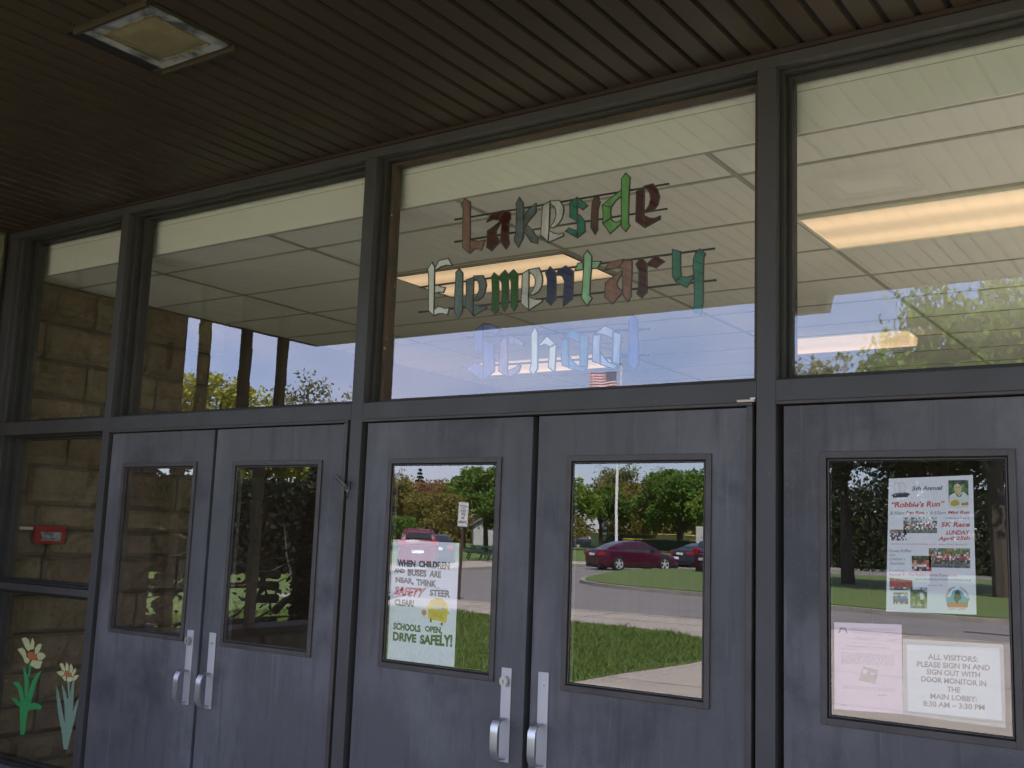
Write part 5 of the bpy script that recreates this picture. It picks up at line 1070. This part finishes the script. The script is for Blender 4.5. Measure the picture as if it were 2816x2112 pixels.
car('parked_suv', 'dark maroon tall car cut by the frame edge in the third pane', 'car', (-18.10, -45.75, ZG + .02), hd + .15, CARRED, **suv)
car('parked_car', 'dark blue car behind the crimson tall one, mostly hidden', 'car', (-33.4, -41.4, ZG + .02), math.atan2(-.785, -.62), CARDK, **sed)
car('parked_car', 'dark low car in front of the white van at the pane edge', 'car', (-25.3, -57.6, ZG + .02), hd - .2, CARDK, **sed)
car('parked_car', 'pale silver car far beyond the yellow-topped fence', 'car', (-62.2, -120.9, ZG), math.atan2(-.55, .8), CARGR, **sed)
car('parked_car', 'far dark car beside a tree trunk on the left of the flagpole', 'car', (-66.5, -113.5, ZG), math.atan2(-.5, .85), CARDK, **sed)
van = thing('white_van', 'white box van far off at the right edge of the third pane', 'van', (-31.0, -70.4, ZG + .02), math.atan2(-.91, -.42))
m = MB(); m.box(-2.6, 1.1, -.95, .95, .55, 2.55); m.build('cargo_box', HWALL, van, bevel=.04)
m = MB(); m.add([(1.1, -.9, .4), (2.5, -.9, .4), (2.5, -.9, 1.1), (1.9, -.85, 1.25), (1.35, -.8, 2.0), (1.1, -.8, 2.05)] + [(x, -y, z) for x, y, z in [(1.1, -.9, .4), (2.5, -.9, .4), (2.5, -.9, 1.1), (1.9, -.85, 1.25), (1.35, -.8, 2.0), (1.1, -.8, 2.05)]], [(0, 1, 2, 3, 4, 5), (11, 10, 9, 8, 7, 6)] + [(i + 1, i, i + 6, i + 7) for i in range(5)] + [(0, 5, 11, 6)]); m.build('cab', WHITE, van, bevel=.03)
m = MB(); m.add([(1.86, -.76, 1.30), (1.41, -.72, 1.94), (1.41, .72, 1.94), (1.86, .76, 1.30)], [(3, 2, 1, 0)]); van_g = m.build('windscreen', CARGL, van); van_g.location = (.02, 0, .015)
m = MB(); m.box(-2.6, 2.4, -.6, .6, .3, .54); m.build('chassis', BLACKP, van)
for x in (-1.6, 1.7):
    for sg in (1, -1): ellipse_wheel(van, x, sg * .82, .36, .36, sg, 6)

# ------------------------------------------------------------------ flagpole, signs, fences, benches
t = thing('flagpole', 'tall white flagpole on the playing field beyond the parked cars', 'flagpole', (-27.35, -49.78, -.002))
m = MB(); m.tube([(0, 0, 0), (0, 0, 6), (0, 0, 11.7)], [.085, .075, .045], 14); m.build('pole', WHITE, t, smooth=True)
m = MB(); m.disc((0, 0, .02), (0, 0, 1), .2, .05, 18); m.build('collar', STEEL, t)
m = MB(); n_ = 10; vs_ = [(math.cos(2 * math.pi * j / n_) * .09 * math.sin(math.pi * i / 8), math.sin(2 * math.pi * j / n_) * .09 * math.sin(math.pi * i / 8), 11.78 - .09 * math.cos(math.pi * i / 8)) for i in range(9) for j in range(n_)]
m.add(vs_, [(i * n_ + j, i * n_ + (j + 1) % n_, (i + 1) * n_ + (j + 1) % n_, (i + 1) * n_ + j) for i in range(8) for j in range(n_)]); m.build('finial', CHROME, t, smooth=True)
m = MB(); m.tube([(.12, .05, 1.2), (.13, .06, 9), (.06, .02, 11.6)], .008, 5); m.build('halyard', WHITE, t)
# flag
nx_, nz_ = 26, 26; L_, Hh = 1.75, 1.05; vs_, fs, cols = [], [], []
dirx = Vector((-.87, .49, 0)); nrm = Vector((.49, .87, 0))
for j in range(nz_ + 1):
    for i in range(nx_ + 1):
        u, v = i / nx_, j / nz_
        p = dirx * (.22 + u * L_ * .9) + nrm * (.13 * math.sin(u * 8 + v * 1.6) * u ** .5) + Vector((0, 0, -v * Hh - .16 * u * u + .03 * math.sin(u * 7 + 1)))
        vs_.append(tuple(p))
for j in range(nz_):
    for i in range(nx_):
        fs.append((j * (nx_ + 1) + i, j * (nx_ + 1) + i + 1, (j + 1) * (nx_ + 1) + i + 1, (j + 1) * (nx_ + 1) + i))
        st = int((j + .5) / nz_ * 13); c = (165, 30, 50) if st % 2 == 0 else (235, 232, 236)
        if (i + .5) / nx_ < .4 and st < 7:
            c = (35, 45, 95) if (i % 2 or j % 2) else (200, 200, 215)
        cols.append(c)
me = bpy.data.meshes.new('flag'); me.from_pydata(vs_, [], fs); me.materials.append(FLAGM); ca = me.color_attributes.new('Col', 'FLOAT_COLOR', 'CORNER'); arr = []
for p, c in zip(me.polygons, cols): arr += [*srgb(*c), 1.0] * p.loop_total
ca.data.foreach_set('color', arr); me.polygons.foreach_set('use_smooth', [True] * len(me.polygons))
o = bpy.data.objects.new('flag', me); COL.objects.link(o); o.location = (-27.35, -49.78, 11.32); tag(o, 'striped red and white flag with a starred blue corner flying from the flagpole', 'flag')

t = thing('street_sign', 'white drop-off and no-standing sign on a brown post by the road', 'sign', (-14.1, -17.98, ZG + .02), R(0))
m = MB(); m.box(-.03, .03, -.02, .02, 0, 2.42); m.build('post', BRPOST, t)
face = MB(); w_, h_, rr = .205, .305, .04
pts = []
for cx_, cz_, a0 in ((w_ - rr, h_ - rr, 0), (-w_ + rr, h_ - rr, 90), (-w_ + rr, -h_ + rr, 180), (w_ - rr, -h_ + rr, 270)):
    for i in range(5): pts.append((cx_ + rr * math.cos(R(a0 + i * 22.5)), cz_ + rr * math.sin(R(a0 + i * 22.5))))
face.plate(pts, .021, .003); sg_ = face.build('sign_face', WHITE, t); sg_.location = (0, 0, 2.14)
m = MB()
for s_, zc, hh, ww in (('DROP OFF', .20, .058, .30), ('AND', .142, .028, .09), ('PICK UP', .085, .052, .24), ('ONLY', .018, .050, .19), ('NO', -.090, .066, .11), ('STANDING', -.195, .066, .32)):
    text_on(m, s_, [(ww / 2, zc - hh / 2), (-ww / 2, zc - hh / 2), (-ww / 2, zc + hh / 2), (ww / 2, zc + hh / 2)], .0252, 0, 1)
flat(m, [(.14, -.026), (-.14, -.026), (-.14, -.031), (.14, -.031)], .0252)
for s_ in (0,):
    q = [(w_ - .014, h_ - .014), (-w_ + .014, h_ - .014), (-w_ + .014, -h_ + .014), (w_ - .014, -h_ + .014)]
    for i in range(4):
        a, b = q[i], q[(i + 1) % 4]
        if abs(a[0] - b[0]) > .1: flat(m, [(a[0] - .02 * (1 if a[0] > 0 else -1), a[1]), (b[0] - .02 * (1 if b[0] > 0 else -1), b[1]), (b[0] - .02 * (1 if b[0] > 0 else -1), b[1] - .005 * (1 if b[1] > 0 else -1)), (a[0] - .02 * (1 if a[0] > 0 else -1), a[1] - .005 * (1 if a[1] > 0 else -1))], .0252)
        else: flat(m, [(a[0], a[1] - .02 * (1 if a[1] > 0 else -1)), (a[0] - .005 * (1 if a[0] > 0 else -1), a[1] - .02 * (1 if a[1] > 0 else -1)), (b[0] - .005 * (1 if b[0] > 0 else -1), b[1] - .02 * (1 if b[1] > 0 else -1)), (b[0], b[1] - .02 * (1 if b[1] > 0 else -1))], .0252)
m.build('lettering', INK['m'], sg_)
t.rotation_euler = (0, R(2.0), R(14))

def fence(label, a, b, h, z0, cap=YELL, emblem=None):
    a, b = Vector((a[0], a[1], z0)), Vector((b[0], b[1], z0)); d = b - a; ln_ = d.length; d.normalize(); n_ = Vector((-d.y, d.x, 0))
    t = thing('field_fence', label, 'fence', a, math.atan2(d.y, d.x), 'yellow-topped fences round the playing field')
    m = MB(); m.box(0, ln_, -.012, .012, .08, h - .05); m.build('windscreen', MESHG, t)
    m = MB(); k = max(2, int(ln_ / 6)); m.tube([(ln_ * i / k, 0, h + .04 * math.sin(i * 1.9)) for i in range(k + 1)], .06, 8); m.build('top_cap', cap, t, smooth=True)
    for i in range(k + 1):
        m = MB(); m.tube([(ln_ * i / k, .05, 0), (ln_ * i / k, .05, h)], .03, 6); m.build('post', STEEL, t)
    if emblem is not None:
        m = MB(); m.add([(emblem + .42 * math.cos(2 * math.pi * i / 20), .016, .62 + .5 * math.sin(2 * math.pi * i / 20)) for i in range(20)], [tuple(range(20))]); m.build('emblem', mat('emblem_pale', (.42, .42, .34), .7, c2=(.2, .22, .16), scale=5), t)
fence('nearer green outfield fence with a yellow cap and an oval emblem', (-43.5, -104.6), (-54.5, -100.1), 1.28, -.002, emblem=6.2)
fence('farther green outfield fence with a yellow cap, behind the flagpole', (-49.5, -117.6), (-64.5, -110.6), 1.85, -.002)
t = thing('foul_pole', 'thin yellow pole with a white lamp head beyond the fence', 'pole', (-61.0, -112.9, -.002))
m = MB(); m.tube([(0, 0, 0), (0, 0, 2.6)], .06, 8); m.build('pole', YELL, t); m = MB(); m.box(-.22, .22, -.12, .12, 2.6, 2.82); m.build('lamp_head', WHITE, t)
t = thing('notice_board', 'small black and white board on posts at the field edge', 'sign', (-57.3, -101.2, -.002), R(25))
m = MB(); m.box(-.5, .5, -.03, .03, 1.5, 2.6); m.build('board', BLACKP, t); m = MB(); m.box(-.36, .36, .032, .04, 2.2, 2.48); m.box(-.36, .36, .032, .04, 1.62, 1.86); m.build('panel', WHITE, t)
for x in (-.4, .4):
    m = MB(); m.box(x - .04, x + .04, -.03, .03, 0, 1.5); m.build('post', BLACKP, t)
def picnic(loc, rz, label):
    t = thing('picnic_table', label, 'picnic table', loc, rz, 'green picnic tables by the far pavement')
    m = MB()
    for k in range(4): m.box(-1.0, 1.0, -.38 + k * .195, -.38 + k * .195 + .175, .72, .76)
    m.build('table_top', GREENP, t)
    for sg in (-1, 1):
        m = MB(); m.box(-1.0, 1.0, sg * .72 - .13, sg * .72 + .13, .43, .47); m.build('bench', GREENP, t)
        for s2 in (-1, 1):
            m = MB(); m.bar((s2 * .75, sg * .3, .72), (s2 * .75, sg * .66, 0), .06, .06); m.build('leg', GREENP, t)
        m = MB(); m.box(sg * .75 - .03, sg * .75 + .03, -.78, .78, .37, .43); m.build('brace', GREENP, t)
    return t
p1_ = picnic((-33.7, -46.0, -.002), R(30), 'green picnic table nearest the sign post in the poster pane')
for k, (dx, dy, lab) in enumerate(((-2.0, -2.6, 'green picnic table at the right edge of the poster pane'), (2.3, 1.4, 'green picnic table half hidden by the poster edge'), (-4.5, -1.2, 'green picnic table set farther back on the field'))):
    c = copy_tree(p1_); c.location = (-33.7 + dx, -46.0 + dy, -.002); c.rotation_euler = (0, 0, R(24 + 9 * k)); c['label'] = lab

def house(loc, rz, w, d, h, label):
    t = thing('white_house', label, 'house', loc, rz)
    m = MB(); m.box(-w / 2, w / 2, -d / 2, d / 2, 0, h); m.add([(-w / 2, -d / 2, h), (-w / 2, d / 2, h), (-w / 2, 0, h + d * .32), (w / 2, -d / 2, h), (w / 2, d / 2, h), (w / 2, 0, h + d * .32)], [(0, 2, 1), (3, 4, 5)]); m.build('wall', HWALL, t)
    m = MB(); e = .4
    for sg in (-1, 1): m.add([(-w / 2 - e, sg * (d / 2 + e), h - .12), (w / 2 + e, sg * (d / 2 + e), h - .12), (w / 2 + e, 0, h + d * .32 + .12), (-w / 2 - e, 0, h + d * .32 + .12), (-w / 2 - e, sg * (d / 2 + e), h + .04), (w / 2 + e, sg * (d / 2 + e), h + .04), (w / 2 + e, 0, h + d * .32 + .28), (-w / 2 - e, 0, h + d * .32 + .28)], [(0, 1, 2, 3), (7, 6, 5, 4), (0, 4, 5, 1), (1, 5, 6, 2), (3, 7, 4, 0)])
    m.build('roof', ROOF, t)
    for x in (-w * .3, 0, w * .3):
        for z in (1.0, 3.4):
            if z + 1.3 < h:
                m = MB(); m.box(x - .5, x + .5, d / 2 + .002, d / 2 + .05, z, z + 1.3); m.build('window', CARGL, t)
house((-75, -143, -.1), R(30), 11, 8, 5.4, 'white house glimpsed between trees behind the flagpole')
house((-74.5, -104, -.1), R(50), 4, 5, 2.3, 'low white house glimpsed under trees beside the drop-off sign')

# ------------------------------------------------------------------ trees
LEAF = {k: leaf_mat('leaf_' + k, c, v) for k, (c, v) in dict(
    green=((.105, .19, .026), .5), bright=((.17, .27, .032), .45), yellow=((.32, .33, .045), .4), olive=((.21, .19, .04), .45), russet=((.25, .135, .06), .45),
    dark=((.030, .045, .016), .45), conifer=((.035, .065, .030), .35), pale=((.20, .21, .075), .4), grey=((.13, .105, .07), .35), ever=((.012, .020, .009), .45)).items()}
def leaves(P, size, rs, droop=0.0):
    n = len(P); nn = rs.normal(0, 1, (n, 3)) * .75 + np.array([.25, .35, .75]); nn /= np.linalg.norm(nn, axis=1)[:, None]; a = np.cross(nn, rs.normal(0, 1, (n, 3))); a /= np.linalg.norm(a, axis=1)[:, None]; b = np.cross(nn, a)
    s = size * rs.uniform(.6, 1.35, n)[:, None]
    if droop: a = a * .5 + np.array([0, 0, -droop]); 
    V = np.stack([P - a * s - b * s * .12, P - b * s * .5, P + a * s, P + b * s * .5], 1)
    return V
def tree(name, label, cat, loc, H, rad, crown_z, leaf, n, size, seed, trunk=.22, limbs=9, fill=1.0, shape='round', droop=0, group=None, twig=.5):
    rs = np.random.RandomState(seed); rng = random.Random(seed)
    t = thing(name, label, cat, loc, 0, group)
    m = MB(); cz = (H + crown_z) / 2; hz = (H - crown_z) / 2
    lean = Vector((rng.uniform(-.4, .4), rng.uniform(-.4, .4), 0))
    top = Vector((lean.x, lean.y, H * (.93 if shape == 'cone' else .62)))
    tp = [Vector((0, 0, 0)), Vector((lean.x * .2, lean.y * .2, H * .18)), Vector((lean.x * .6, lean.y * .6, H * .4)), top]
    m.tube(tp, [trunk * 1.25, trunk, trunk * .75, trunk * .18], 8)
    C_ = []
    if shape == 'cone':
        k = 0; z = crown_z
        while z < H - .1:
            f = 1 - (z - crown_z) / (H - crown_z); r_ = rad * (f ** 1.15) * rng.uniform(.75, 1.1)
            for q in range(7):
                th = rng.uniform(0, 6.283); e = Vector((math.cos(th) * r_, math.sin(th) * r_, z - r_ * .22)); s0 = Vector((0, 0, z))
                m.tube([s0, s0.lerp(e, .5) + Vector((0, 0, .06)), e], [.05 * f + .015, .03, .006], 4)
                for i in range(6): C_.append((s0.lerp(e, .2 + .8 * i / 5), .05 + .34 * f * (1 - i / 7)))
            z += (H - crown_z) / 17
    else:
        for q in range(limbs):
            f = rng.uniform(.25, 1); base = tp[1].lerp(tp[3], f) if f < .99 else top
            th = q * 2.4 + rng.uniform(-.5, .5); el = rng.uniform(-.25, 1.0) if shape != 'column' else rng.uniform(.3, 1.2)
            rr_ = rng.uniform(.72, 1.0); e = Vector((math.cos(th) * math.cos(el) * rad * rr_, math.sin(th) * math.cos(el) * rad * rr_, cz + math.sin(el) * hz * rr_))
            if e.z < base.z * .7: base = tp[1].lerp(tp[3], .25)
            mid = base.lerp(e, .5) + Vector((rng.uniform(-.2, .2) * rad * .4, rng.uniform(-.2, .2) * rad * .4, hz * .16))
            m.tube([base, base.lerp(mid, .5) + Vector((0, 0, hz * .04)), mid, e], [trunk * .5, trunk * .36, trunk * .22, .012], 6)
            C_.append((e, rad * .30))
            for s2 in range(5):
                o = mid.lerp(e, rng.uniform(0, .8)); d = Vector((rng.gauss(0, 1), rng.gauss(0, 1), rng.gauss(.35, .8))).normalized() * rad * rng.uniform(.28, .5)
                e2 = o + d
                v = Vector((e2.x / rad, e2.y / rad, (e2.z - cz) / hz)); 
                if v.length > 1.05: v = v / v.length * 1.02; e2 = Vector((v.x * rad, v.y * rad, cz + v.z * hz))
                m.tube([o, o.lerp(e2, .5) + Vector((0, 0, .05 * rad)), e2], [trunk * .17, trunk * .10, .008], 5); C_.append((e2, rad * .26)); C_.append((o.lerp(e2, .6), rad * .2))
                for s3 in range(int(3 * twig * 2)):
                    o3 = o.lerp(e2, rng.uniform(.3, 1)); e3 = o3 + Vector((rng.gauss(0, 1), rng.gauss(0, 1), rng.gauss(.3, .8))).normalized() * rad * rng.uniform(.12, .26)
                    m.tube([o3, e3], [trunk * .06 + .006, .005], 4); C_.append((e3, rad * .13))
    m.build('trunk', BARK, t, smooth=True)
    if n:
        cen = np.array([c[0] for c in C_]); sg = np.array([c[1] for c in C_]); idx = rs.randint(0, len(cen), n); d = rs.normal(0, 1, (n, 3)); d /= np.linalg.norm(d, axis=1)[:, None]; r_ = rs.uniform(0, 1, n) ** .5
        P_ = cen[idx] + d * (r_ * sg[idx] * fill)[:, None] * np.array([1, 1, .8]); P_[:, 2] = np.maximum(P_[:, 2], .15); hi = P_[:, 2] > H - .05; P_[hi, 2] = H - rs.uniform(.05, .3 * rad, hi.sum()) * rs.uniform(0, 1, hi.sum())
        o = bpy.data.objects.new('crown', tri_mesh('crown', leaves(P_, size, rs, droop), LEAF[leaf])); COL.objects.link(o); o.parent = t
    return t
TG = 'trees beyond the playing field'
z0 = -.1
tree('oak_tree', 'tall open oak with thin new leaves rising behind the flagpole', 'tree', (-69.5, -129, z0), 11.6, 5.6, 4.2, 'pale', 7000, .22, 11, .38, 16, .9, group=TG)
tree('leafy_tree', 'large rounded deep green tree right of the flagpole', 'tree', (-46.2, -97, z0), 8.7, 4.3, 1.2, 'green', 16000, .19, 12, .25, 14, 1.15, group=TG)
tree('leafy_tree', 'bright green tree at the right edge of the third pane', 'tree', (-39.0, -92.5, z0), 6.6, 3.6, .8, 'bright', 12000, .17, 13, .2, 12, 1.15, group=TG)
tree('broad_tree', 'broad olive tree filling the gap directly behind the flagpole', 'tree', (-57.5, -107.5, z0), 7.9, 4.6, 1.4, 'olive', 13000, .18, 14, .25, 13, 1.1, group=TG)
tree('broad_tree', 'broad dull green tree just right of the flagpole', 'tree', (-51.5, -108.5, z0), 7.0, 4.0, 1.2, 'green', 10000, .19, 34, .25, 13, 1.05, group=TG)
tree('leafy_tree', 'yellow-green tree at the left edge of the car pane', 'tree', (-56.2, -91.5, z0), 7.5, 3.2, 1.9, 'bright', 9000, .17, 15, .2, 12, 1.05, group=TG)
tree('leafy_tree', 'bushy green tree between the left edge and the flagpole', 'tree', (-56.3, -98.5, z0), 7.1, 3.2, 1.4, 'green', 10000, .17, 16, .2, 12, 1.1, group=TG)
tree('leafy_tree', 'tall green tree at the right edge of the poster pane', 'tree', (-52.6, -72.2, z0), 8.0, 3.0, 1.6, 'green', 10000, .17, 17, .2, 13, 1.0, group=TG)
tree('leafy_tree', 'dark green lower tree under the tall one by the drop-off sign', 'tree', (-48.6, -70.2, z0), 5.4, 2.6, .5, 'green', 9000, .15, 18, .16, 12, 1.1, group=TG)
tree('leafy_tree', 'mid green tree topping the russet row left of the drop-off sign', 'tree', (-58.2, -76.5, z0), 7.0, 3.0, 1.0, 'bright', 9000, .16, 19, .18, 12, 1.1, group=TG)
tree('budding_tree', 'russet budding tree in the middle of the poster pane', 'tree', (-61.2, -75.6, z0), 6.4, 3.4, .6, 'russet', 11000, .14, 20, .2, 14, 1.15, group=TG)
tree('budding_tree', 'russet budding tree above the crimson car', 'tree', (-60.5, -70.4, z0), 5.9, 3.2, .5, 'russet', 10000, .14, 21, .18, 14, 1.15, group=TG)
tree('budding_tree', 'yellowish budding tree nearest in the russet row', 'tree', (-51.6, -63.8, z0), 4.6, 3.0, .3, 'olive', 11000, .12, 22, .15, 14, 1.15, group=TG)
tree('budding_tree', 'olive budding tree at the left edge of the poster pane', 'tree', (-57.0, -63.2, z0), 6.2, 3.3, .4, 'olive', 9000, .14, 23, .18, 13, 1.1, group=TG)
tree('bare_tree', 'nearly bare tree with a leaning limb at the far left of the poster pane', 'tree', (-68.6, -76.3, z0), 8.0, 3.2, 2.2, 'grey', 1200, .12, 24, .2, 12, 1, group=TG)
tree('green_shrub', 'low green shrub below the russet row behind the crimson car', 'shrub', (-52.5, -58.6, z0), 2.6, 2.8, .1, 'green', 8000, .12, 25, .1, 12, 1.2, group=TG)
tree('conifer', 'dark pointed spruce standing above the russet row', 'conifer', (-87.3, -105, z0), 9.9, 3.4, 2.0, 'conifer', 11000, .17, 26, .09, shape='cone', group=TG)
# dark wood that closes the view behind those trees
rs = np.random.RandomState(8); n = 70000; u = rs.uniform(0, 1, n); px_ = np.interp(u, [0, .25, .5, .75, 1], [-100, -86, -72, -40, 10]); py_ = np.interp(u, [0, .25, .5, .75, 1], [-62, -98, -135, -142, -130]) + rs.normal(0, 2.2, n); hh = 4.0 + 2.0 * np.sin(u * 37) + 1.4 * np.sin(u * 91 + 1); pz_ = rs.uniform(0, 1, n) ** .8 * hh
o = bpy.data.objects.new('far_wood', tri_mesh('far_wood', leaves(np.c_[px_, py_, pz_], .30, rs), LEAF['olive'])); COL.objects.link(o); tag(o, kind='stuff')
# right-hand pane: large near trees over the street with woods behind
G2 = 'trees on the far side of the street'
tree('large_tree', 'large feathery light green tree reflected in the right-hand transom', 'tree', (-4.6, -34.6, 0), 11.4, 4.1, 3.6, 'bright', 15000, .17, 31, .3, 18, 1.0, droop=.5, group=G2)
tree('young_tree', 'small upright leafy tree whose tips show low in the right-hand transom', 'tree', (-11.2, -39.6, 0), 10.6, 3.3, 3.0, 'pale', 3200, .15, 32, .22, 16, 1.0, group=G2)
tree('shade_tree', 'dark spreading tree over the top of the right-hand door pane', 'tree', (-7.5, -38.5, 0), 8.2, 5.4, 2.6, 'dark', 24000, .13, 33, .26, 20, 1.1, group=G2)
rs = np.random.RandomState(18); n = 42000; u = rs.uniform(0, 1, n); px_ = -26 + u * 40 + rs.normal(0, 1, n); py_ = -70 + rs.normal(0, 1.6, n); hh = 6.2 + 1.2 * np.sin(u * 31); pz_ = rs.uniform(0, 1, n) * hh
o = bpy.data.objects.new('far_wood', tri_mesh('far_wood', leaves(np.c_[px_, py_, pz_], .20, rs), LEAF['dark'])); COL.objects.link(o); tag(o, kind='stuff')
# left side of the porch
G3 = 'trees beside the lawn left of the porch'
tree('leafy_tree', 'yellow-green tree seen between the stone fins', 'tree', (-30.6, -22.2, 0), 7.2, 3.2, 2.2, 'yellow', 7000, .13, 41, .2, 14, 1.0, group=G3)
tree('leafy_tree', 'sparse pale tree at the lower right of the second transom', 'tree', (-31.6, -30.6, 0), 8.6, 3.2, 2.8, 'pale', 3600, .11, 42, .2, 16, .95, group=G3)
tree('leafy_tree', 'sunlit yellow-green tree over the hedge top in the second door', 'tree', (-31.0, -27.0, 0), 6.2, 3.0, 2.0, 'yellow', 9000, .15, 43, .18, 13, 1.1, group=G3)
m = MB(); o = None
rs = np.random.RandomState(44); n = 30000; u = rs.uniform(0, 1, n); P_ = np.c_[-27.6 + u * 3.6 + rs.normal(0, .35, n), -18.5 - u * 5.6 + rs.normal(0, .35, n), rs.uniform(0, 1, n) ** .8 * (3.0 + .12 * np.sin(u * 50))]
hg = thing('hedge', 'tall dark clipped hedge closing the lawn left of the porch', 'hedge', (0, 0, 0)); o = bpy.data.objects.new('foliage', tri_mesh('foliage', leaves(P_, .14, rs), LEAF['ever'])); COL.objects.link(o); o.parent = hg
m = MB(); 
for k in range(14): f = k / 13; m.tube([(-27.6 + f * 3.6, -18.5 - f * 5.6, 0), (-27.5 + f * 3.6, -18.5 - f * 5.6, 2.2)], [.07, .02], 6)
m.build('stem', BARK, hg)
# dark low branching shrub close outside the stone fins
def sprawl(label, loc, seed, ln_, n):
    rng = random.Random(seed); rs = np.random.RandomState(seed); t = thing('branching_shrub', label, 'shrub', loc, 0, 'dark shrubs beside the porch'); m = MB(); P_ = []
    for q in range(9):
        th = rng.uniform(0, 6.283); p = Vector((0, 0, .15 + .12 * q)); pts = [p.copy()]; d = Vector((math.cos(th), math.sin(th), rng.uniform(-.05, .35)))
        for k in range(6): p = p + d * ln_ / 6; d += Vector((rng.gauss(0, .22), rng.gauss(0, .22), rng.gauss(.0, .12))); d.normalize(); pts.append(p.copy())
        m.tube(pts, [.05, .04, .032, .025, .018, .012, .006], 6); P_ += [tuple(v) for v in pts[3:]]
        for k in range(5):
            o = pts[rng.randint(1, 5)]; e = o + Vector((rng.gauss(0, 1), rng.gauss(0, 1), rng.gauss(.2, .5))).normalized() * ln_ * rng.uniform(.2, .45); mid = o.lerp(e, .5) + Vector((rng.gauss(0, .05), rng.gauss(0, .05), rng.gauss(0, .05)))
            m.tube([o, mid, e], [.016, .010, .004], 5); P_ += [tuple(e), tuple(mid)]
    m.build('stem', BARK, t, smooth=True); P_ = np.array(P_); ctr = P_[rs.randint(0, len(P_), n)] + rs.normal(0, .12, (n, 3)); ctr[:, 2] = np.maximum(ctr[:, 2], .05)
    o = bpy.data.objects.new('foliage', tri_mesh('foliage', leaves(ctr, .035, rs), LEAF['ever'])); COL.objects.link(o); o.parent = t
sprawl('low dark shrub with long bare branches, reflected in the leftmost doors', (-5.95, -2.75, 0), 3, 1.5, 420)
sprawl('denser dark shrub a little farther along the porch side', (-6.1, -4.35, 0), 7, 1.5, 520)
def column(label, loc, h_, r_, seed, n):
    rs = np.random.RandomState(seed); t = thing('column_shrub', label, 'shrub', loc, 0); z = rs.uniform(0, 1, n) ** .9; th = rs.uniform(0, 6.283, n); rr_ = r_ * np.sqrt(rs.uniform(.2, 1, n)) * (1 - z ** 3 * .6)
    o = bpy.data.objects.new('foliage', tri_mesh('foliage', leaves(np.c_[np.cos(th) * rr_, np.sin(th) * rr_, z * h_], .045, rs), LEAF['ever'])); COL.objects.link(o); o.parent = t
    m = MB(); m.tube([(0, 0, 0), (0, 0, h_ * .8)], [.06, .02], 6); m.build('stem', BARK, t)
column('dark narrow evergreen beside the porch, reflected in the second door', (-5.9, -4.75, 0), 2.35, .30, 5, 9000)
